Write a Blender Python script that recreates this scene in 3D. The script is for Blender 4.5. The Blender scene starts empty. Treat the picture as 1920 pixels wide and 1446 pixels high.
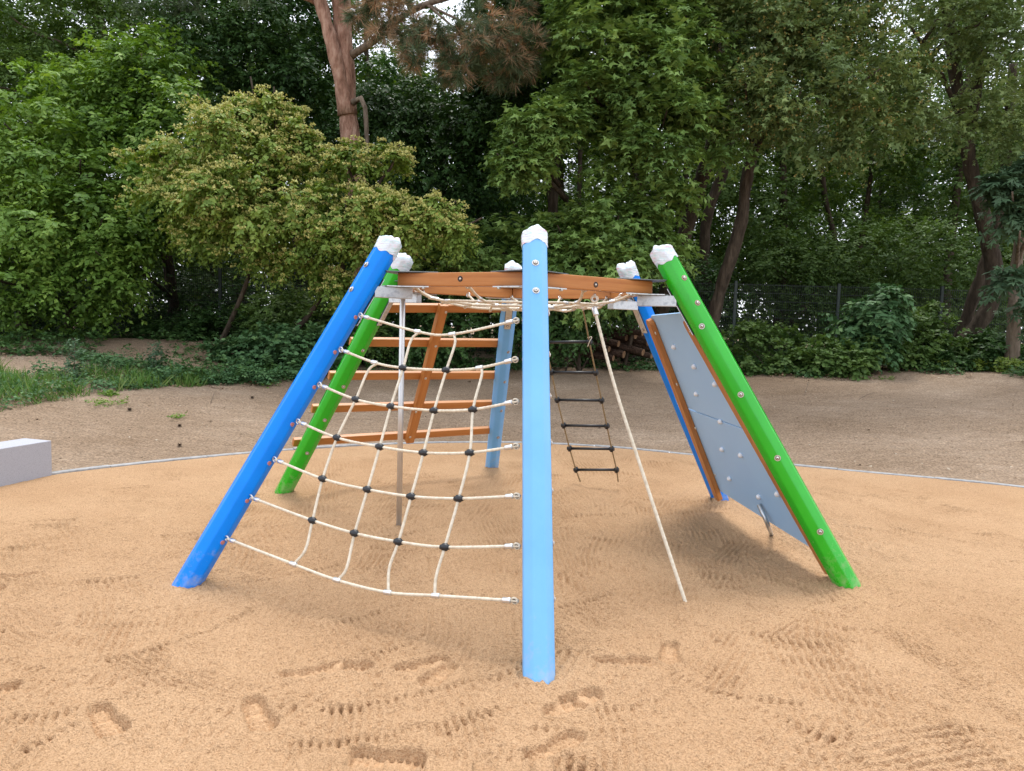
import bpy, math, random
import numpy as np
from mathutils import Vector, Matrix

random.seed(7)
rng = np.random.default_rng(7)
scene = bpy.context.scene
col = scene.collection
PI = math.pi

# ------------------------------------------------------------------ camera
F, PITCH, ROLL = 1341.8, 0.0823, 0.029        # focal length in pixels of a 1920x1446 frame
c_, s_ = math.cos(PITCH), math.sin(PITCH)
cr, sr = math.cos(ROLL), math.sin(ROLL)
r0 = np.array([1, 0, 0.]); u0 = np.array([0, s_, c_]); FW = np.array([0, c_, -s_])
RT = cr * r0 + sr * u0
UP = -sr * r0 + cr * u0
CAM = np.array([0, 0, 1.6])
cd = bpy.data.cameras.new('camera')
cd.sensor_width = 36; cd.lens = F / 1920 * 36; cd.clip_start = 0.05; cd.clip_end = 900
cam = bpy.data.objects.new('camera', cd); col.objects.link(cam)
M3 = Matrix(((RT[0], UP[0], -FW[0]), (RT[1], UP[1], -FW[1]), (RT[2], UP[2], -FW[2])))
cam.matrix_world = Matrix.Translation(Vector(CAM)) @ M3.to_4x4()
scene.camera = cam

# ------------------------------------------------------------------ sky, sun, exposure
SUN_EL, SUN_AZ = math.radians(65), math.radians(6)     # azimuth from +Y towards +X
world = bpy.data.worlds.new('World'); scene.world = world; world.use_nodes = True
nt = world.node_tree; nt.nodes.clear()
wo = nt.nodes.new('ShaderNodeOutputWorld'); bg = nt.nodes.new('ShaderNodeBackground')
sky = nt.nodes.new('ShaderNodeTexSky'); sky.sky_type = 'NISHITA'; sky.sun_disc = False
sky.sun_elevation = SUN_EL; sky.sun_rotation = SUN_AZ
sky.air_density = 1.0; sky.dust_density = 3.0; sky.ozone_density = 1.0
mx = nt.nodes.new('ShaderNodeMix'); mx.data_type = 'RGBA'          # bright thin cloud over the blue
mx.inputs[0].default_value = 0.78
mx.inputs[7].default_value = (11.5, 12.0, 13.0, 1)
nt.links.new(sky.outputs[0], mx.inputs[6]); nt.links.new(mx.outputs[2], bg.inputs[0])
bg.inputs[1].default_value = 0.118
nt.links.new(bg.outputs[0], wo.inputs[0])
sd = bpy.data.lights.new('sun', 'SUN'); sd.energy = 2.0; sd.angle = math.radians(22); sd.color = (1, .96, .90)
sun = bpy.data.objects.new('sun', sd); col.objects.link(sun)
to_sun = Vector((math.sin(SUN_AZ) * math.cos(SUN_EL), math.cos(SUN_AZ) * math.cos(SUN_EL), math.sin(SUN_EL)))
sun.rotation_euler = to_sun.to_track_quat('Z', 'Y').to_euler()
scene.view_settings.view_transform = 'Standard'; scene.view_settings.look = 'None'
scene.view_settings.exposure = 0.52; scene.view_settings.gamma = 1.0
scene.view_settings.use_curve_mapping = False
cy = scene.cycles
cy.max_bounces = 5; cy.diffuse_bounces = 3; cy.glossy_bounces = 2; cy.transmission_bounces = 4
cy.use_denoising = True
cy.caustics_reflective = False; cy.caustics_refractive = False

# ------------------------------------------------------------------ helpers: points
def ray(x, y): return FW + RT * (x - 960) / F - UP * (y - 723) / F
def gnd(x, y, z=0.0):
    d = ray(x, y); return CAM + d * ((z - CAM[2]) / d[2])
def at(x, y, Y):
    """point on the line of sight of a photo pixel at forward distance Y"""
    d = ray(x, y); return CAM + d * (Y / d[1])
def onplane(x, y, P, n):
    d = ray(x, y); return CAM + d * (np.dot(P - CAM, n) / np.dot(d, n))
def near(x, y, P):
    d = ray(x, y); return CAM + d * (np.dot(P - CAM, d) / np.dot(d, d))
def proj(P):
    v = np.asarray(P) - CAM; w = v @ FW
    return 960 + F * (v @ RT) / w, 723 - F * (v @ UP) / w
def nrm(v):
    v = np.asarray(v, float); return v / max(1e-9, np.linalg.norm(v))
def sm(x, a, b):
    t = np.clip((x - a) / (b - a), 0, 1); return t * t * (3 - 2 * t)
class Noise:
    """smooth sum of sines"""
    def __init__(s, seed, scale, n=10, dim=3):
        r = np.random.default_rng(seed); s.k = r.normal(size=(n, dim)) * 2 * PI / scale / 1.6; s.p = r.uniform(0, 6.28, n)
        s.n = n
    def __call__(s, P): 
        o = 0
        for k, p in zip(s.k, s.p): o = o + np.sin(P @ k + p)
        return o / math.sqrt(s.n / 2)

# ------------------------------------------------------------------ helpers: objects
def link(o, parent=None):
    col.objects.link(o)
    if parent is not None: o.parent = parent
    return o
def empty(name, loc, label, cat, group=None):
    o = bpy.data.objects.new(name, None); o.location = loc; o.empty_display_size = .1
    o['label'] = label; o['category'] = cat
    if group: o['group'] = group
    return link(o)
def tag(o, label=None, cat=None, group=None, kind=None):
    if label: o['label'] = label
    if cat: o['category'] = cat
    if group: o['group'] = group
    if kind: o['kind'] = kind
    return o
def wloc(o):
    v = Vector((0, 0, 0))
    while o is not None: v += o.location; o = o.parent
    return v
class MB:
    def __init__(s): s.v = []; s.f = []; s.sm = []; s.mi = []; s.cur = 0
    def add(s, V, Fc, smooth=False):
        b = len(s.v); s.v += [tuple(map(float, p)) for p in V]
        s.f += [tuple(i + b for i in f) for f in Fc]; s.sm += [smooth] * len(Fc); s.mi += [0] * (len(s.f) - len(Fc) - len(s.mi)) + [s.cur] * len(Fc)
    def box(s, c, X, Y, Z):
        """box centred c with half axis vectors X Y Z"""
        c, X, Y, Z = map(np.asarray, (c, X, Y, Z))
        V = [c + a * X + b * Y + d * Z for a in (-1, 1) for b in (-1, 1) for d in (-1, 1)]
        s.add(V, [(0, 1, 3, 2), (4, 6, 7, 5), (0, 4, 5, 1), (2, 3, 7, 6), (0, 2, 6, 4), (1, 5, 7, 3)])
    def prism(s, P, h):
        """polygon P (list of 3d) extruded by vector h"""
        P = [np.asarray(p, float) for p in P]; n = len(P)
        V = P + [p + h for p in P]
        s.add(V, [tuple(range(n))[::-1], tuple(range(n, 2 * n))] + [(i, (i + 1) % n, n + (i + 1) % n, n + i) for i in range(n)])
    def tube(s, pts, rad, n=8, caps=True, smooth=True, up=None):
        pts = [np.asarray(p, float) for p in pts]
        if not hasattr(rad, '__len__'): rad = [rad] * len(pts)
        V = []; Fc = []
        t = nrm(pts[1] - pts[0]); a = np.array([0, 0, 1.]) if up is None else np.asarray(up, float)
        if abs(t @ a) > .95: a = np.array([1., 0, 0])
        x = nrm(np.cross(a, t))
        for i, p in enumerate(pts):
            t = nrm(pts[min(i + 1, len(pts) - 1)] - pts[max(i - 1, 0)])
            x = nrm(x - t * (x @ t)); y = np.cross(t, x)
            for k in range(n):
                q = 2 * PI * k / n
                V.append(p + rad[i] * (math.cos(q) * x + math.sin(q) * y))
        for i in range(len(pts) - 1):
            for k in range(n):
                Fc.append((i * n + k, i * n + (k + 1) % n, (i + 1) * n + (k + 1) % n, (i + 1) * n + k))
        s.add(V, Fc, smooth)
        if caps:
            s.f.append(tuple(len(s.v) - len(V) + k for k in range(n))[::-1]); s.sm.append(False)
            s.f.append(tuple(len(s.v) - n + k for k in range(n))); s.sm.append(False)
    def lathe(s, c, axis, prof, n=14, smooth=True):
        """prof: list of (radius, height along axis)"""
        t = nrm(axis); a = np.array([0, 0, 1.]) if abs(t[2]) < .9 else np.array([1., 0, 0])
        x = nrm(np.cross(a, t)); y = np.cross(t, x); c = np.asarray(c, float)
        V = []; Fc = []
        for r, h in prof:
            for k in range(n):
                q = 2 * PI * k / n; V.append(c + t * h + max(r, 1e-4) * (math.cos(q) * x + math.sin(q) * y))
        for i in range(len(prof) - 1):
            for k in range(n): Fc.append((i * n + k, i * n + (k + 1) % n, (i + 1) * n + (k + 1) % n, (i + 1) * n + k))
        Fc.append(tuple(range(n))[::-1]); Fc.append(tuple((len(prof) - 1) * n + k for k in range(n)))
        s.add(V, Fc, smooth)
    def build(s, name, m, parent=None, bevel=0, loc=None, label=None):
        """vertices are given in world space; origin goes to loc (or the parent's)"""
        o0 = wloc(parent) if parent is not None else Vector((0, 0, 0))
        l = Vector(loc) if loc is not None else o0
        me = bpy.data.meshes.new(name)
        V = np.array(s.v) - np.array(l)
        me.from_pydata([tuple(p) for p in V], [], s.f); me.update()
        me.polygons.foreach_set('use_smooth', s.sm)
        if any(s.mi): me.polygons.foreach_set('material_index', s.mi + [0] * (len(s.f) - len(s.mi)))
        if isinstance(m, (list, tuple)):
            for q in m: me.materials.append(q)
        else: me.materials.append(m)
        o = bpy.data.objects.new(name, me)
        link(o, parent); o.location = l - o0
        if bevel:
            b = o.modifiers.new('bevel', 'BEVEL'); b.width = bevel; b.segments = 2; b.limit_method = 'ANGLE'; b.angle_limit = math.radians(40)
        if label: o['label'] = label
        return o

# ------------------------------------------------------------------ helpers: materials
def mat(name, base=(.5, .5, .5), rough=.5, metal=0, spec=.5, cols=None, scale=5, detail=4, stretch=(1, 1, 1), coords='Object',
        bump=0, bscale=40, bdist=.01, coat=0, ramp=(.35, .65), bdetail=3, rough_var=0):
    m = bpy.data.materials.new(name); m.use_nodes = True; nt = m.node_tree; N = nt.nodes; L = nt.links
    b = N['Principled BSDF']; b.inputs['Roughness'].default_value = rough; b.inputs['Metallic'].default_value = metal
    b.inputs['Specular IOR Level'].default_value = spec; b.inputs['Coat Weight'].default_value = coat
    b.inputs['Coat Roughness'].default_value = .08
    b.inputs['Base Color'].default_value = (*base, 1)
    tc = N.new('ShaderNodeTexCoord'); mp = N.new('ShaderNodeMapping'); mp.inputs['Scale'].default_value = stretch
    L.new(tc.outputs[coords], mp.inputs[0])
    m['x'] = 0
    if cols:
        n = N.new('ShaderNodeTexNoise'); n.inputs['Scale'].default_value = scale; n.inputs['Detail'].default_value = detail
        n.inputs['Roughness'].default_value = .65
        L.new(mp.outputs[0], n.inputs['Vector'])
        r = N.new('ShaderNodeValToRGB'); e = r.color_ramp.elements
        while len(e) < len(cols): e.new(.5)
        for i, q in enumerate(cols):
            e[i].position = ramp[0] + (ramp[1] - ramp[0]) * i / (len(cols) - 1); e[i].color = (*q, 1)
        L.new(n.outputs['Fac'], r.inputs[0]); L.new(r.outputs[0], b.inputs['Base Color'])
        if rough_var:
            mr = N.new('ShaderNodeMapRange'); mr.inputs[3].default_value = rough - rough_var; mr.inputs[4].default_value = rough + rough_var
            L.new(n.outputs['Fac'], mr.inputs[0]); L.new(mr.outputs[0], b.inputs['Roughness'])
    if bump:
        n2 = N.new('ShaderNodeTexNoise'); n2.inputs['Scale'].default_value = bscale; n2.inputs['Detail'].default_value = bdetail
        L.new(mp.outputs[0], n2.inputs['Vector'])
        bp = N.new('ShaderNodeBump'); bp.inputs['Strength'].default_value = bump; bp.inputs['Distance'].default_value = bdist
        L.new(n2.outputs['Fac'], bp.inputs['Height']); L.new(bp.outputs[0], b.inputs['Normal'])
    return m

def leaf_mat(name, cols, trans=.3, rough=.5, spec=.22):
    """leaf colour varies from leaf to leaf, lighter on upward twigs (attribute rnd), light passes partly through"""
    m = bpy.data.materials.new(name); m.use_nodes = True; nt = m.node_tree; N = nt.nodes; L = nt.links
    b = N['Principled BSDF']; out = N['Material Output']
    b.inputs['Roughness'].default_value = rough; b.inputs['Specular IOR Level'].default_value = spec
    a = N.new('ShaderNodeAttribute'); a.attribute_name = 'rnd'
    r = N.new('ShaderNodeValToRGB'); e = r.color_ramp.elements
    while len(e) < len(cols): e.new(.5)
    for i, (p, q) in enumerate(cols):
        if 'leaf' in name and 'dark' not in name and 'wood' not in name: lum = .3 * q[0] + .6 * q[1] + .1 * q[2]; lum = .3 * q[0] + .6 * q[1] + .1 * q[2]; q = [(v * .93 + lum * .07) * 1.12 for v in q]  # front leaves brightened; dark and wood leaves stay low as painted shade
        e[i].position = p; e[i].color = (*q, 1)
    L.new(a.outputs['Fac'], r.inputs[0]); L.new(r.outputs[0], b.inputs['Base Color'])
    t = N.new('ShaderNodeBsdfTranslucent'); mxs = N.new('ShaderNodeMixShader'); mxs.inputs[0].default_value = trans * .75
    hs = N.new('ShaderNodeHueSaturation'); hs.inputs['Saturation'].default_value = 1.15; hs.inputs['Value'].default_value = 1.5
    hs.inputs['Hue'].default_value = .49
    L.new(r.outputs[0], hs.inputs['Color']); L.new(hs.outputs[0], t.inputs['Color'])
    L.new(b.outputs[0], mxs.inputs[1]); L.new(t.outputs[0], mxs.inputs[2]); L.new(mxs.outputs[0], out.inputs[0])
    return m

MAT = {}
MAT['blue'] = mat('blue_paint', rough=.28, coat=.03, spec=.22, cols=[(.000, .205, .78), (.000, .235, .86)], scale=3, bump=.02, bscale=160)
MAT['lightblue'] = mat('light_blue_paint', rough=.3, coat=.1, cols=[(.135, .405, .78), (.160, .445, .84)], scale=2.5, bump=.02, bscale=160)
MAT['green'] = mat('green_paint', rough=.27, coat=.25, cols=[(.010, .38, .008), (.016, .44, .012)], scale=3, bump=.02, bscale=160)
def wood_mat(name, a, b, c, stretch, gscale=3.0):
    m = mat(name, rough=.42, cols=[a, b, c, b], scale=gscale, detail=6, stretch=stretch, ramp=(.25, .75), bump=.25, bscale=gscale * 5, bdist=.002, spec=.4)
    return m
WC = ((.30, .092, .022), (.42, .155, .038), (.50, .205, .058))
def dusty(m):
    nt = m.node_tree; N = nt.nodes; L = nt.links; b = N['Principled BSDF']; src = b.inputs['Base Color'].links[0].from_socket
    tc = N.new('ShaderNodeTexCoord'); sx = N.new('ShaderNodeSeparateXYZ'); L.new(tc.outputs['Object'], sx.inputs[0])
    mr = N.new('ShaderNodeMapRange'); mr.inputs[1].default_value = .02; mr.inputs[2].default_value = .42; mr.inputs[3].default_value = .30; mr.inputs[4].default_value = 0
    L.new(sx.outputs[2], mr.inputs[0])
    n = N.new('ShaderNodeTexNoise'); n.inputs['Scale'].default_value = 14; n.inputs['Detail'].default_value = 6; n.inputs['Roughness'].default_value = .7; L.new(tc.outputs['Object'], n.inputs['Vector'])
    ad = N.new('ShaderNodeMath'); ad.operation = 'ADD'; L.new(mr.outputs[0], ad.inputs[0]); L.new(n.outputs['Fac'], ad.inputs[1])
    r = N.new('ShaderNodeMapRange'); r.inputs[1].default_value = .72; r.inputs[2].default_value = 1.02; r.inputs[3].default_value = 0; r.inputs[4].default_value = .5; L.new(ad.outputs[0], r.inputs[0])
    mu = N.new('ShaderNodeMix'); mu.data_type = 'RGBA'; mu.inputs[7].default_value = (.50, .42, .30, 1); L.new(r.outputs[0], mu.inputs[0]); L.new(src, mu.inputs[6]); L.new(mu.outputs[2], b.inputs['Base Color'])
    r2 = N.new('ShaderNodeMapRange'); r2.inputs[3].default_value = b.inputs['Roughness'].default_value; r2.inputs[4].default_value = .75; L.new(r.outputs[0], r2.inputs[0]); L.new(r2.outputs[0], b.inputs['Roughness'])
for k_ in ('blue', 'lightblue', 'green'): dusty(MAT[k_])
MAT['wood'] = wood_mat('orange_glazed_wood', *WC, (1, 1, 1))
MAT['galv'] = mat('galvanised_steel', rough=.38, metal=.9, cols=[(.42, .45, .48), (.62, .65, .67), (.50, .53, .56)], scale=22, detail=2, ramp=(.3, .7))
MAT['plate'] = mat('grey_steel_plate', rough=.45, metal=.6, cols=[(.10, .115, .13), (.17, .19, .2)], scale=8)
MAT['steel'] = mat('stainless_steel', (.62, .61, .60), rough=.34, metal=.8, bump=.05, bscale=200)
MAT['washer'] = mat('zinc_washer', (.62, .60, .56), rough=.35, metal=.85)
MAT['pinkring'] = mat('pink_plastic_ring', (.50, .20, .19), rough=.4)
MAT['boltcap'] = mat('tan_bolt_cap', (.42, .29, .22), rough=.4)
MAT['boltdark'] = mat('bolt_recess_shade', (.10, .07, .07), rough=.5)  # flat discs in this colour paint the shade of bolt recesses
MAT['black'] = mat('black_rubber', (.012, .014, .018), rough=.33, bump=.1, bscale=80)
MAT['alu'] = mat('aluminium_ferrule', (.72, .72, .72), rough=.3, metal=.85, bump=.1, bscale=90)
MAT['rope'] = mat('cream_rope', rough=.75, cols=[(.58, .50, .38), (.76, .69, .56)], scale=35, bump=.35, bscale=400, bdist=.001)
MAT['oldrope'] = mat('brown_rope', rough=.8, cols=[(.22, .15, .07), (.34, .24, .12)], scale=60, bump=.3, bscale=400, bdist=.001)
MAT['panel'] = mat('light_blue_grey_panel', rough=.5, cols=[(.36, .61, .94), (.39, .65, .97)], scale=1.5)
MAT['knob'] = mat('white_plastic_cap', (.80, .82, .85), rough=.3)
MAT['granite'] = mat('lilac_grey_granite', rough=.8, cols=[(.28, .285, .33), (.44, .445, .49), (.36, .37, .415)], scale=170, detail=2, ramp=(.35, .65), bump=.25, bscale=140, bdist=.003)
MAT['kerb'] = mat('grey_edging_stone', rough=.85, cols=[(.24, .245, .25), (.38, .38, .38)], scale=14, bump=.3, bscale=80)
MAT['fence'] = mat('dark_fence_metal', (.022, .030, .027), rough=.5, metal=.3)
MAT['fencepost'] = mat('grey_green_fence_post', (.035, .048, .044), rough=.5, metal=.3)
MAT['cutwood'] = mat('cut_log_end', rough=.8, cols=[(.22, .12, .06), (.32, .19, .10)], scale=20, bump=.3)
def bark(name, a, b, c, zs=.25, sc=9):
    return mat(name, rough=.9, cols=[a, b, c], scale=sc, detail=6, stretch=(1, 1, zs), ramp=(.3, .7), bump=1, bscale=sc * 1.6, bdist=.06, spec=.15, bdetail=5)
MAT['pinebark'] = bark('red_brown_pine_bark', (.15, .075, .050), (.34, .195, .14), (.50, .34, .26), .3, 9)
MAT['bark'] = bark('dark_brown_bark', (.028, .021, .015), (.062, .047, .034), (.11, .085, .062))
MAT['palebark'] = bark('pale_grey_brown_bark', (.09, .068, .05), (.18, .14, .105), (.27, .215, .165))
MAT['logbark'] = bark('dull_red_brown_log_bark', (.035, .024, .018), (.08, .05, .036), (.14, .09, .065), 1, 18)

# plastic film wrap with faint pink and teal print lines
def wrap_mat():
    m = mat('white_plastic_film', (.74, .79, .84), rough=.28, bump=.6, bscale=22, bdist=.014, stretch=(.7, .7, 4.5), spec=.6)
    nt = m.node_tree; N = nt.nodes; L = nt.links; b = N['Principled BSDF']
    tc = N.new('ShaderNodeTexCoord'); mp = N.new('ShaderNodeMapping'); mp.inputs['Scale'].default_value = (6, 6, 26)
    L.new(tc.outputs['Object'], mp.inputs[0])
    n = N.new('ShaderNodeTexNoise'); n.inputs['Scale'].default_value = 1.6; n.inputs['Detail'].default_value = 3
    L.new(mp.outputs[0], n.inputs['Vector'])
    r = N.new('ShaderNodeValToRGB'); e = r.color_ramp.elements
    for _ in range(5): e.new(.5)
    w = (.70, .75, .81, 1)
    for i, (p, q) in enumerate([(.0, w), (.36, w), (.40, (.50, .75, .73, 1)), (.44, w), (.57, w), (.62, (.82, .50, .58, 1)), (.68, w)]):
        e[i].position = p; e[i].color = q
    L.new(n.outputs['Fac'], r.inputs[0]); L.new(r.outputs[0], b.inputs['Base Color'])
    b.inputs['Subsurface Weight'].default_value = 0.0
    return m
MAT['wrap'] = wrap_mat()

# sand
def sand_mat():
    m = bpy.data.materials.new('golden_sand'); m.use_nodes = True; nt = m.node_tree; N = nt.nodes; L = nt.links
    b = N['Principled BSDF']; b.inputs['Roughness'].default_value = .95; b.inputs['Specular IOR Level'].default_value = .12
    tc = N.new('ShaderNodeTexCoord')
    def noise(s, d, rr=.6):
        n = N.new('ShaderNodeTexNoise'); n.inputs['Scale'].default_value = s; n.inputs['Detail'].default_value = d
        n.inputs['Roughness'].default_value = rr; L.new(tc.outputs['Object'], n.inputs['Vector']); return n
    big = noise(.9, 4); fine = noise(120, 3, .7); mid = noise(60, 3)
    r = N.new('ShaderNodeValToRGB'); e = r.color_ramp.elements
    e[0].position = .3; e[0].color = (.525, .328, .184, 1); e[1].position = .7; e[1].color = (.60, .389, .228, 1)
    L.new(big.outputs['Fac'], r.inputs[0])
    r2 = N.new('ShaderNodeValToRGB'); e = r2.color_ramp.elements
    e[0].position = .34; e[0].color = (.60, .55, .48, 1); e[1].position = .56; e[1].color = (1.08, 1.08, 1.08, 1)
    L.new(fine.outputs['Fac'], r2.inputs[0])
    lo = N.new('ShaderNodeAttribute'); lo.attribute_name = 'loose'       # trodden sand is smooth, raked sand is crumbly
    f1 = N.new('ShaderNodeMath'); f1.operation = 'MULTIPLY_ADD'; f1.inputs[1].default_value = .28; f1.inputs[2].default_value = .53
    L.new(lo.outputs['Fac'], f1.inputs[0])
    mu = N.new('ShaderNodeMix'); mu.data_type = 'RGBA'; mu.blend_type = 'MULTIPLY'
    L.new(f1.outputs[0], mu.inputs[0]); L.new(r.outputs[0], mu.inputs[6]); L.new(r2.outputs[0], mu.inputs[7])
    L.new(mu.outputs[2], b.inputs['Base Color'])
    ad = N.new('ShaderNodeMath'); ad.operation = 'MULTIPLY_ADD'; ad.inputs[1].default_value = 2.0
    L.new(mid.outputs['Fac'], ad.inputs[0]); L.new(fine.outputs['Fac'], ad.inputs[2])
    bp = N.new('ShaderNodeBump'); bp.inputs['Distance'].default_value = .014
    L.new(f1.outputs[0], bp.inputs['Strength']); L.new(ad.outputs[0], bp.inputs['Height']); L.new(bp.outputs[0], b.inputs['Normal'])
    return m
MAT['sand'] = sand_mat()
def soil_mat():
    m = bpy.data.materials.new('brown_gravelly_soil'); m.use_nodes = True; nt = m.node_tree; N = nt.nodes; L = nt.links
    b = N['Principled BSDF']; b.inputs['Roughness'].default_value = .95; b.inputs['Specular IOR Level'].default_value = .1
    tc = N.new('ShaderNodeTexCoord')
    def noise(s, d, rr=.6, st=(1, 1, 1)):
        mp = N.new('ShaderNodeMapping'); mp.inputs['Scale'].default_value = st; L.new(tc.outputs['Object'], mp.inputs[0])
        n = N.new('ShaderNodeTexNoise'); n.inputs['Scale'].default_value = s; n.inputs['Detail'].default_value = d
        n.inputs['Roughness'].default_value = rr; L.new(mp.outputs[0], n.inputs['Vector']); return n
    big = noise(.35, 6, .6, (1, 1.6, 1)); fine = noise(38, 4, .8); mid = noise(7, 4, .7, (.6, 1.6, 1))
    r = N.new('ShaderNodeValToRGB'); e = r.color_ramp.elements; e.new(.5)
    for i, (p, q) in enumerate([(.30, (.255, .180, .120)), (.52, (.325, .238, .166)), (.72, (.42, .32, .235))]):
        e[i].position = p; e[i].color = (*q, 1)
    ad0 = N.new('ShaderNodeMath'); ad0.operation = 'MULTIPLY_ADD'; ad0.inputs[1].default_value = .5
    sb = N.new('ShaderNodeMath'); sb.operation = 'SUBTRACT'; sb.inputs[1].default_value = .25
    L.new(mid.outputs['Fac'], ad0.inputs[0]); L.new(big.outputs['Fac'], ad0.inputs[2]); L.new(ad0.outputs[0], sb.inputs[0])
    L.new(sb.outputs[0], r.inputs[0])
    r2 = N.new('ShaderNodeValToRGB'); e = r2.color_ramp.elements; e.new(.5)
    for i, (p, q) in enumerate([(.34, (.50, .48, .46)), (.5, (1, 1, 1)), (.66, (1.7, 1.65, 1.6))]):
        e[i].position = p; e[i].color = (*q, 1)
    L.new(fine.outputs['Fac'], r2.inputs[0])
    mu = N.new('ShaderNodeMix'); mu.data_type = 'RGBA'; mu.blend_type = 'MULTIPLY'; mu.inputs[0].default_value = .9
    L.new(r.outputs[0], mu.inputs[6]); L.new(r2.outputs[0], mu.inputs[7]); L.new(mu.outputs[2], b.inputs['Base Color'])
    ad = N.new('ShaderNodeMath'); ad.operation = 'MULTIPLY_ADD'; ad.inputs[1].default_value = 2
    L.new(mid.outputs['Fac'], ad.inputs[0]); L.new(fine.outputs['Fac'], ad.inputs[2])
    bp = N.new('ShaderNodeBump'); bp.inputs['Strength'].default_value = .9; bp.inputs['Distance'].default_value = .03
    L.new(ad.outputs[0], bp.inputs['Height']); L.new(bp.outputs[0], b.inputs['Normal'])
    return m
MAT['soil'] = soil_mat()
MAT['litter'] = leaf_mat('pale_chips', [(0, (.20, .13, .08)), (.6, (.36, .26, .17)), (1, (.50, .42, .32))], trans=0)

# ------------------------------------------------------------------ frame geometry (metres)
NAMES = ['F', 'FL', 'BL', 'B', 'BR', 'FR']
BASE_PX = dict(F=(1010, 1270), FL=(353, 1093), BL=(533, 920), B=(922, 876), BR=(1350, 935), FR=(1588, 1095))
TOP_PX = dict(F=(1002, 436), FL=(735, 450), BL=(760, 481), B=(963, 497), BR=(1172, 496), FR=(1237, 466))
TOP_Z = dict(F=(.102, 4.474), FL=(-.861, 4.953), BL=(-.927, 6.026), B=(-.031, 6.621), BR=(.932, 6.142), FR=(.999, 5.068))
BASE = {n: gnd(*BASE_PX[n]) for n in NAMES}
TOP = {n: near(*TOP_PX[n], np.array([*TOP_Z[n], 2.157])) for n in NAMES}
HC = np.array([.04, 5.547, 0])
def axis_at_z(n, z): t = (z - BASE[n][2]) / (TOP[n][2] - BASE[n][2]); return BASE[n] + t * (TOP[n] - BASE[n])
def axis_at_py(n, py):
    lo, hi = 0., 1.
    for _ in range(30):
        m = (lo + hi) / 2
        if proj(BASE[n] + m * (TOP[n] - BASE[n]))[1] > py: lo = m
        else: hi = m
    return BASE[n] + lo * (TOP[n] - BASE[n])
PR = .074

# ------------------------------------------------------------------ sand edge and terrain
SC = np.array([.6, 3.2])
edge_px = [(0, 905), (130, 886), (300, 868), (500, 849), (700, 836), (1040, 832), (1300, 856), (1500, 878), (1700, 896), (1919, 914)]
ep = np.array([gnd(*q)[:2] for q in edge_px]) - SC
ea = np.arctan2(ep[:, 1], ep[:, 0]); er = np.hypot(*ep.T)
aa = np.concatenate([[0.0, .25], ea[::-1], [PI, PI * 1.25, PI * 1.5, PI * 1.75]])
rr_ = np.concatenate([[7.3, 7.2], er[::-1], [6.0, 6.2, 6.5, 7.0]])
o_ = np.argsort(aa); aa = aa[o_]; rr_ = rr_[o_]
ga = np.linspace(0, 2 * PI, 721); gr = np.interp(ga, np.append(aa, 2 * PI), np.append(rr_, rr_[0]))
kk = np.hanning(61); kk /= kk.sum()
gr = np.convolve(np.concatenate([gr[-61:-1], gr, gr[1:61]]), kk, 'same')[60:-60]
def edge_r(x, y):
    a = np.mod(np.arctan2(y - SC[1], x - SC[0]), 2 * PI); return np.interp(a, ga, gr)
n_big = Noise(3, 5, 8, 2); n_mid = Noise(4, 1.3, 10, 2); n_small = Noise(5, .35, 12, 2)
def terrain(x, y):
    x = np.asarray(x, float); y = np.asarray(y, float)
    rho = np.hypot(x - SC[0], y - SC[1]) - edge_r(x, y)
    back = sm(y, 3, 8)
    z = .015 + back * (.115 * np.maximum(0, rho - .3) * (1 - sm(rho, 7, 9)) + .92 * sm(rho, 7, 9))
    q = np.stack([x, y], -1)
    z = z + sm(rho, .4, 2) * (.006 * n_big(q) + .005 * n_mid(q) + .006 * n_small(q))
    # low brown bank at the left in front of the trees
    z = z + .16 * np.exp(-((y - 15.6) / 1.0) ** 2) * sm(-x, 3.5, 6)
    return z
def tz(x, y): return float(terrain(x, y))
def ground_at(px, py):
    """where the line of sight of a photo pixel meets the terrain"""
    d = ray(px, py); t = 5.0
    for _ in range(4000):
        p = CAM + d * t
        if p[2] <= tz(p[0], p[1]): break
        t += .02
    return p

# terrain sheet (outside the sand), from the kerb out to the horizon
rings = np.concatenate([np.arange(.055, 12, .16), np.geomspace(12.2, 320, 30)])
NA = 540
A = np.linspace(0, 2 * PI, NA, endpoint=False)
er_ = np.interp(A, ga, gr)
X = SC[0] + (er_[None, :] + rings[:, None]) * np.cos(A)[None, :]
Y = SC[1] + (er_[None, :] + rings[:, None]) * np.sin(A)[None, :]
Z = terrain(X, Y)
V = np.stack([X, Y, Z], -1).reshape(-1, 3)
ii, jj = np.meshgrid(np.arange(len(rings) - 1), np.arange(NA), indexing='ij')
Q = np.stack([ii * NA + jj, (ii + 1) * NA + jj, (ii + 1) * NA + (jj + 1) % NA, ii * NA + (jj + 1) % NA], -1).reshape(-1, 4)
def grid_obj(name, V, Q, m, smooth=True, parent=None):
    me = bpy.data.meshes.new(name)
    me.vertices.add(len(V)); me.vertices.foreach_set('co', V.astype(np.float32).ravel())
    k = Q.shape[1]
    me.loops.add(Q.size); me.loops.foreach_set('vertex_index', Q.astype(np.int32).ravel())
    me.polygons.add(len(Q)); me.polygons.foreach_set('loop_start', np.arange(0, Q.size, k, dtype=np.int32))
    me.polygons.foreach_set('use_smooth', np.full(len(Q), smooth))
    me.update(calc_edges=True); me.materials.append(m)
    o = bpy.data.objects.new(name, me); link(o, parent); return o
o = grid_obj('ground', V, Q, MAT['soil']); o['kind'] = 'structure'

# kerb ring of edging stones
kerb = bpy.data.objects.new('kerb', None); link(kerb); kerb['kind'] = 'structure'
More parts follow.
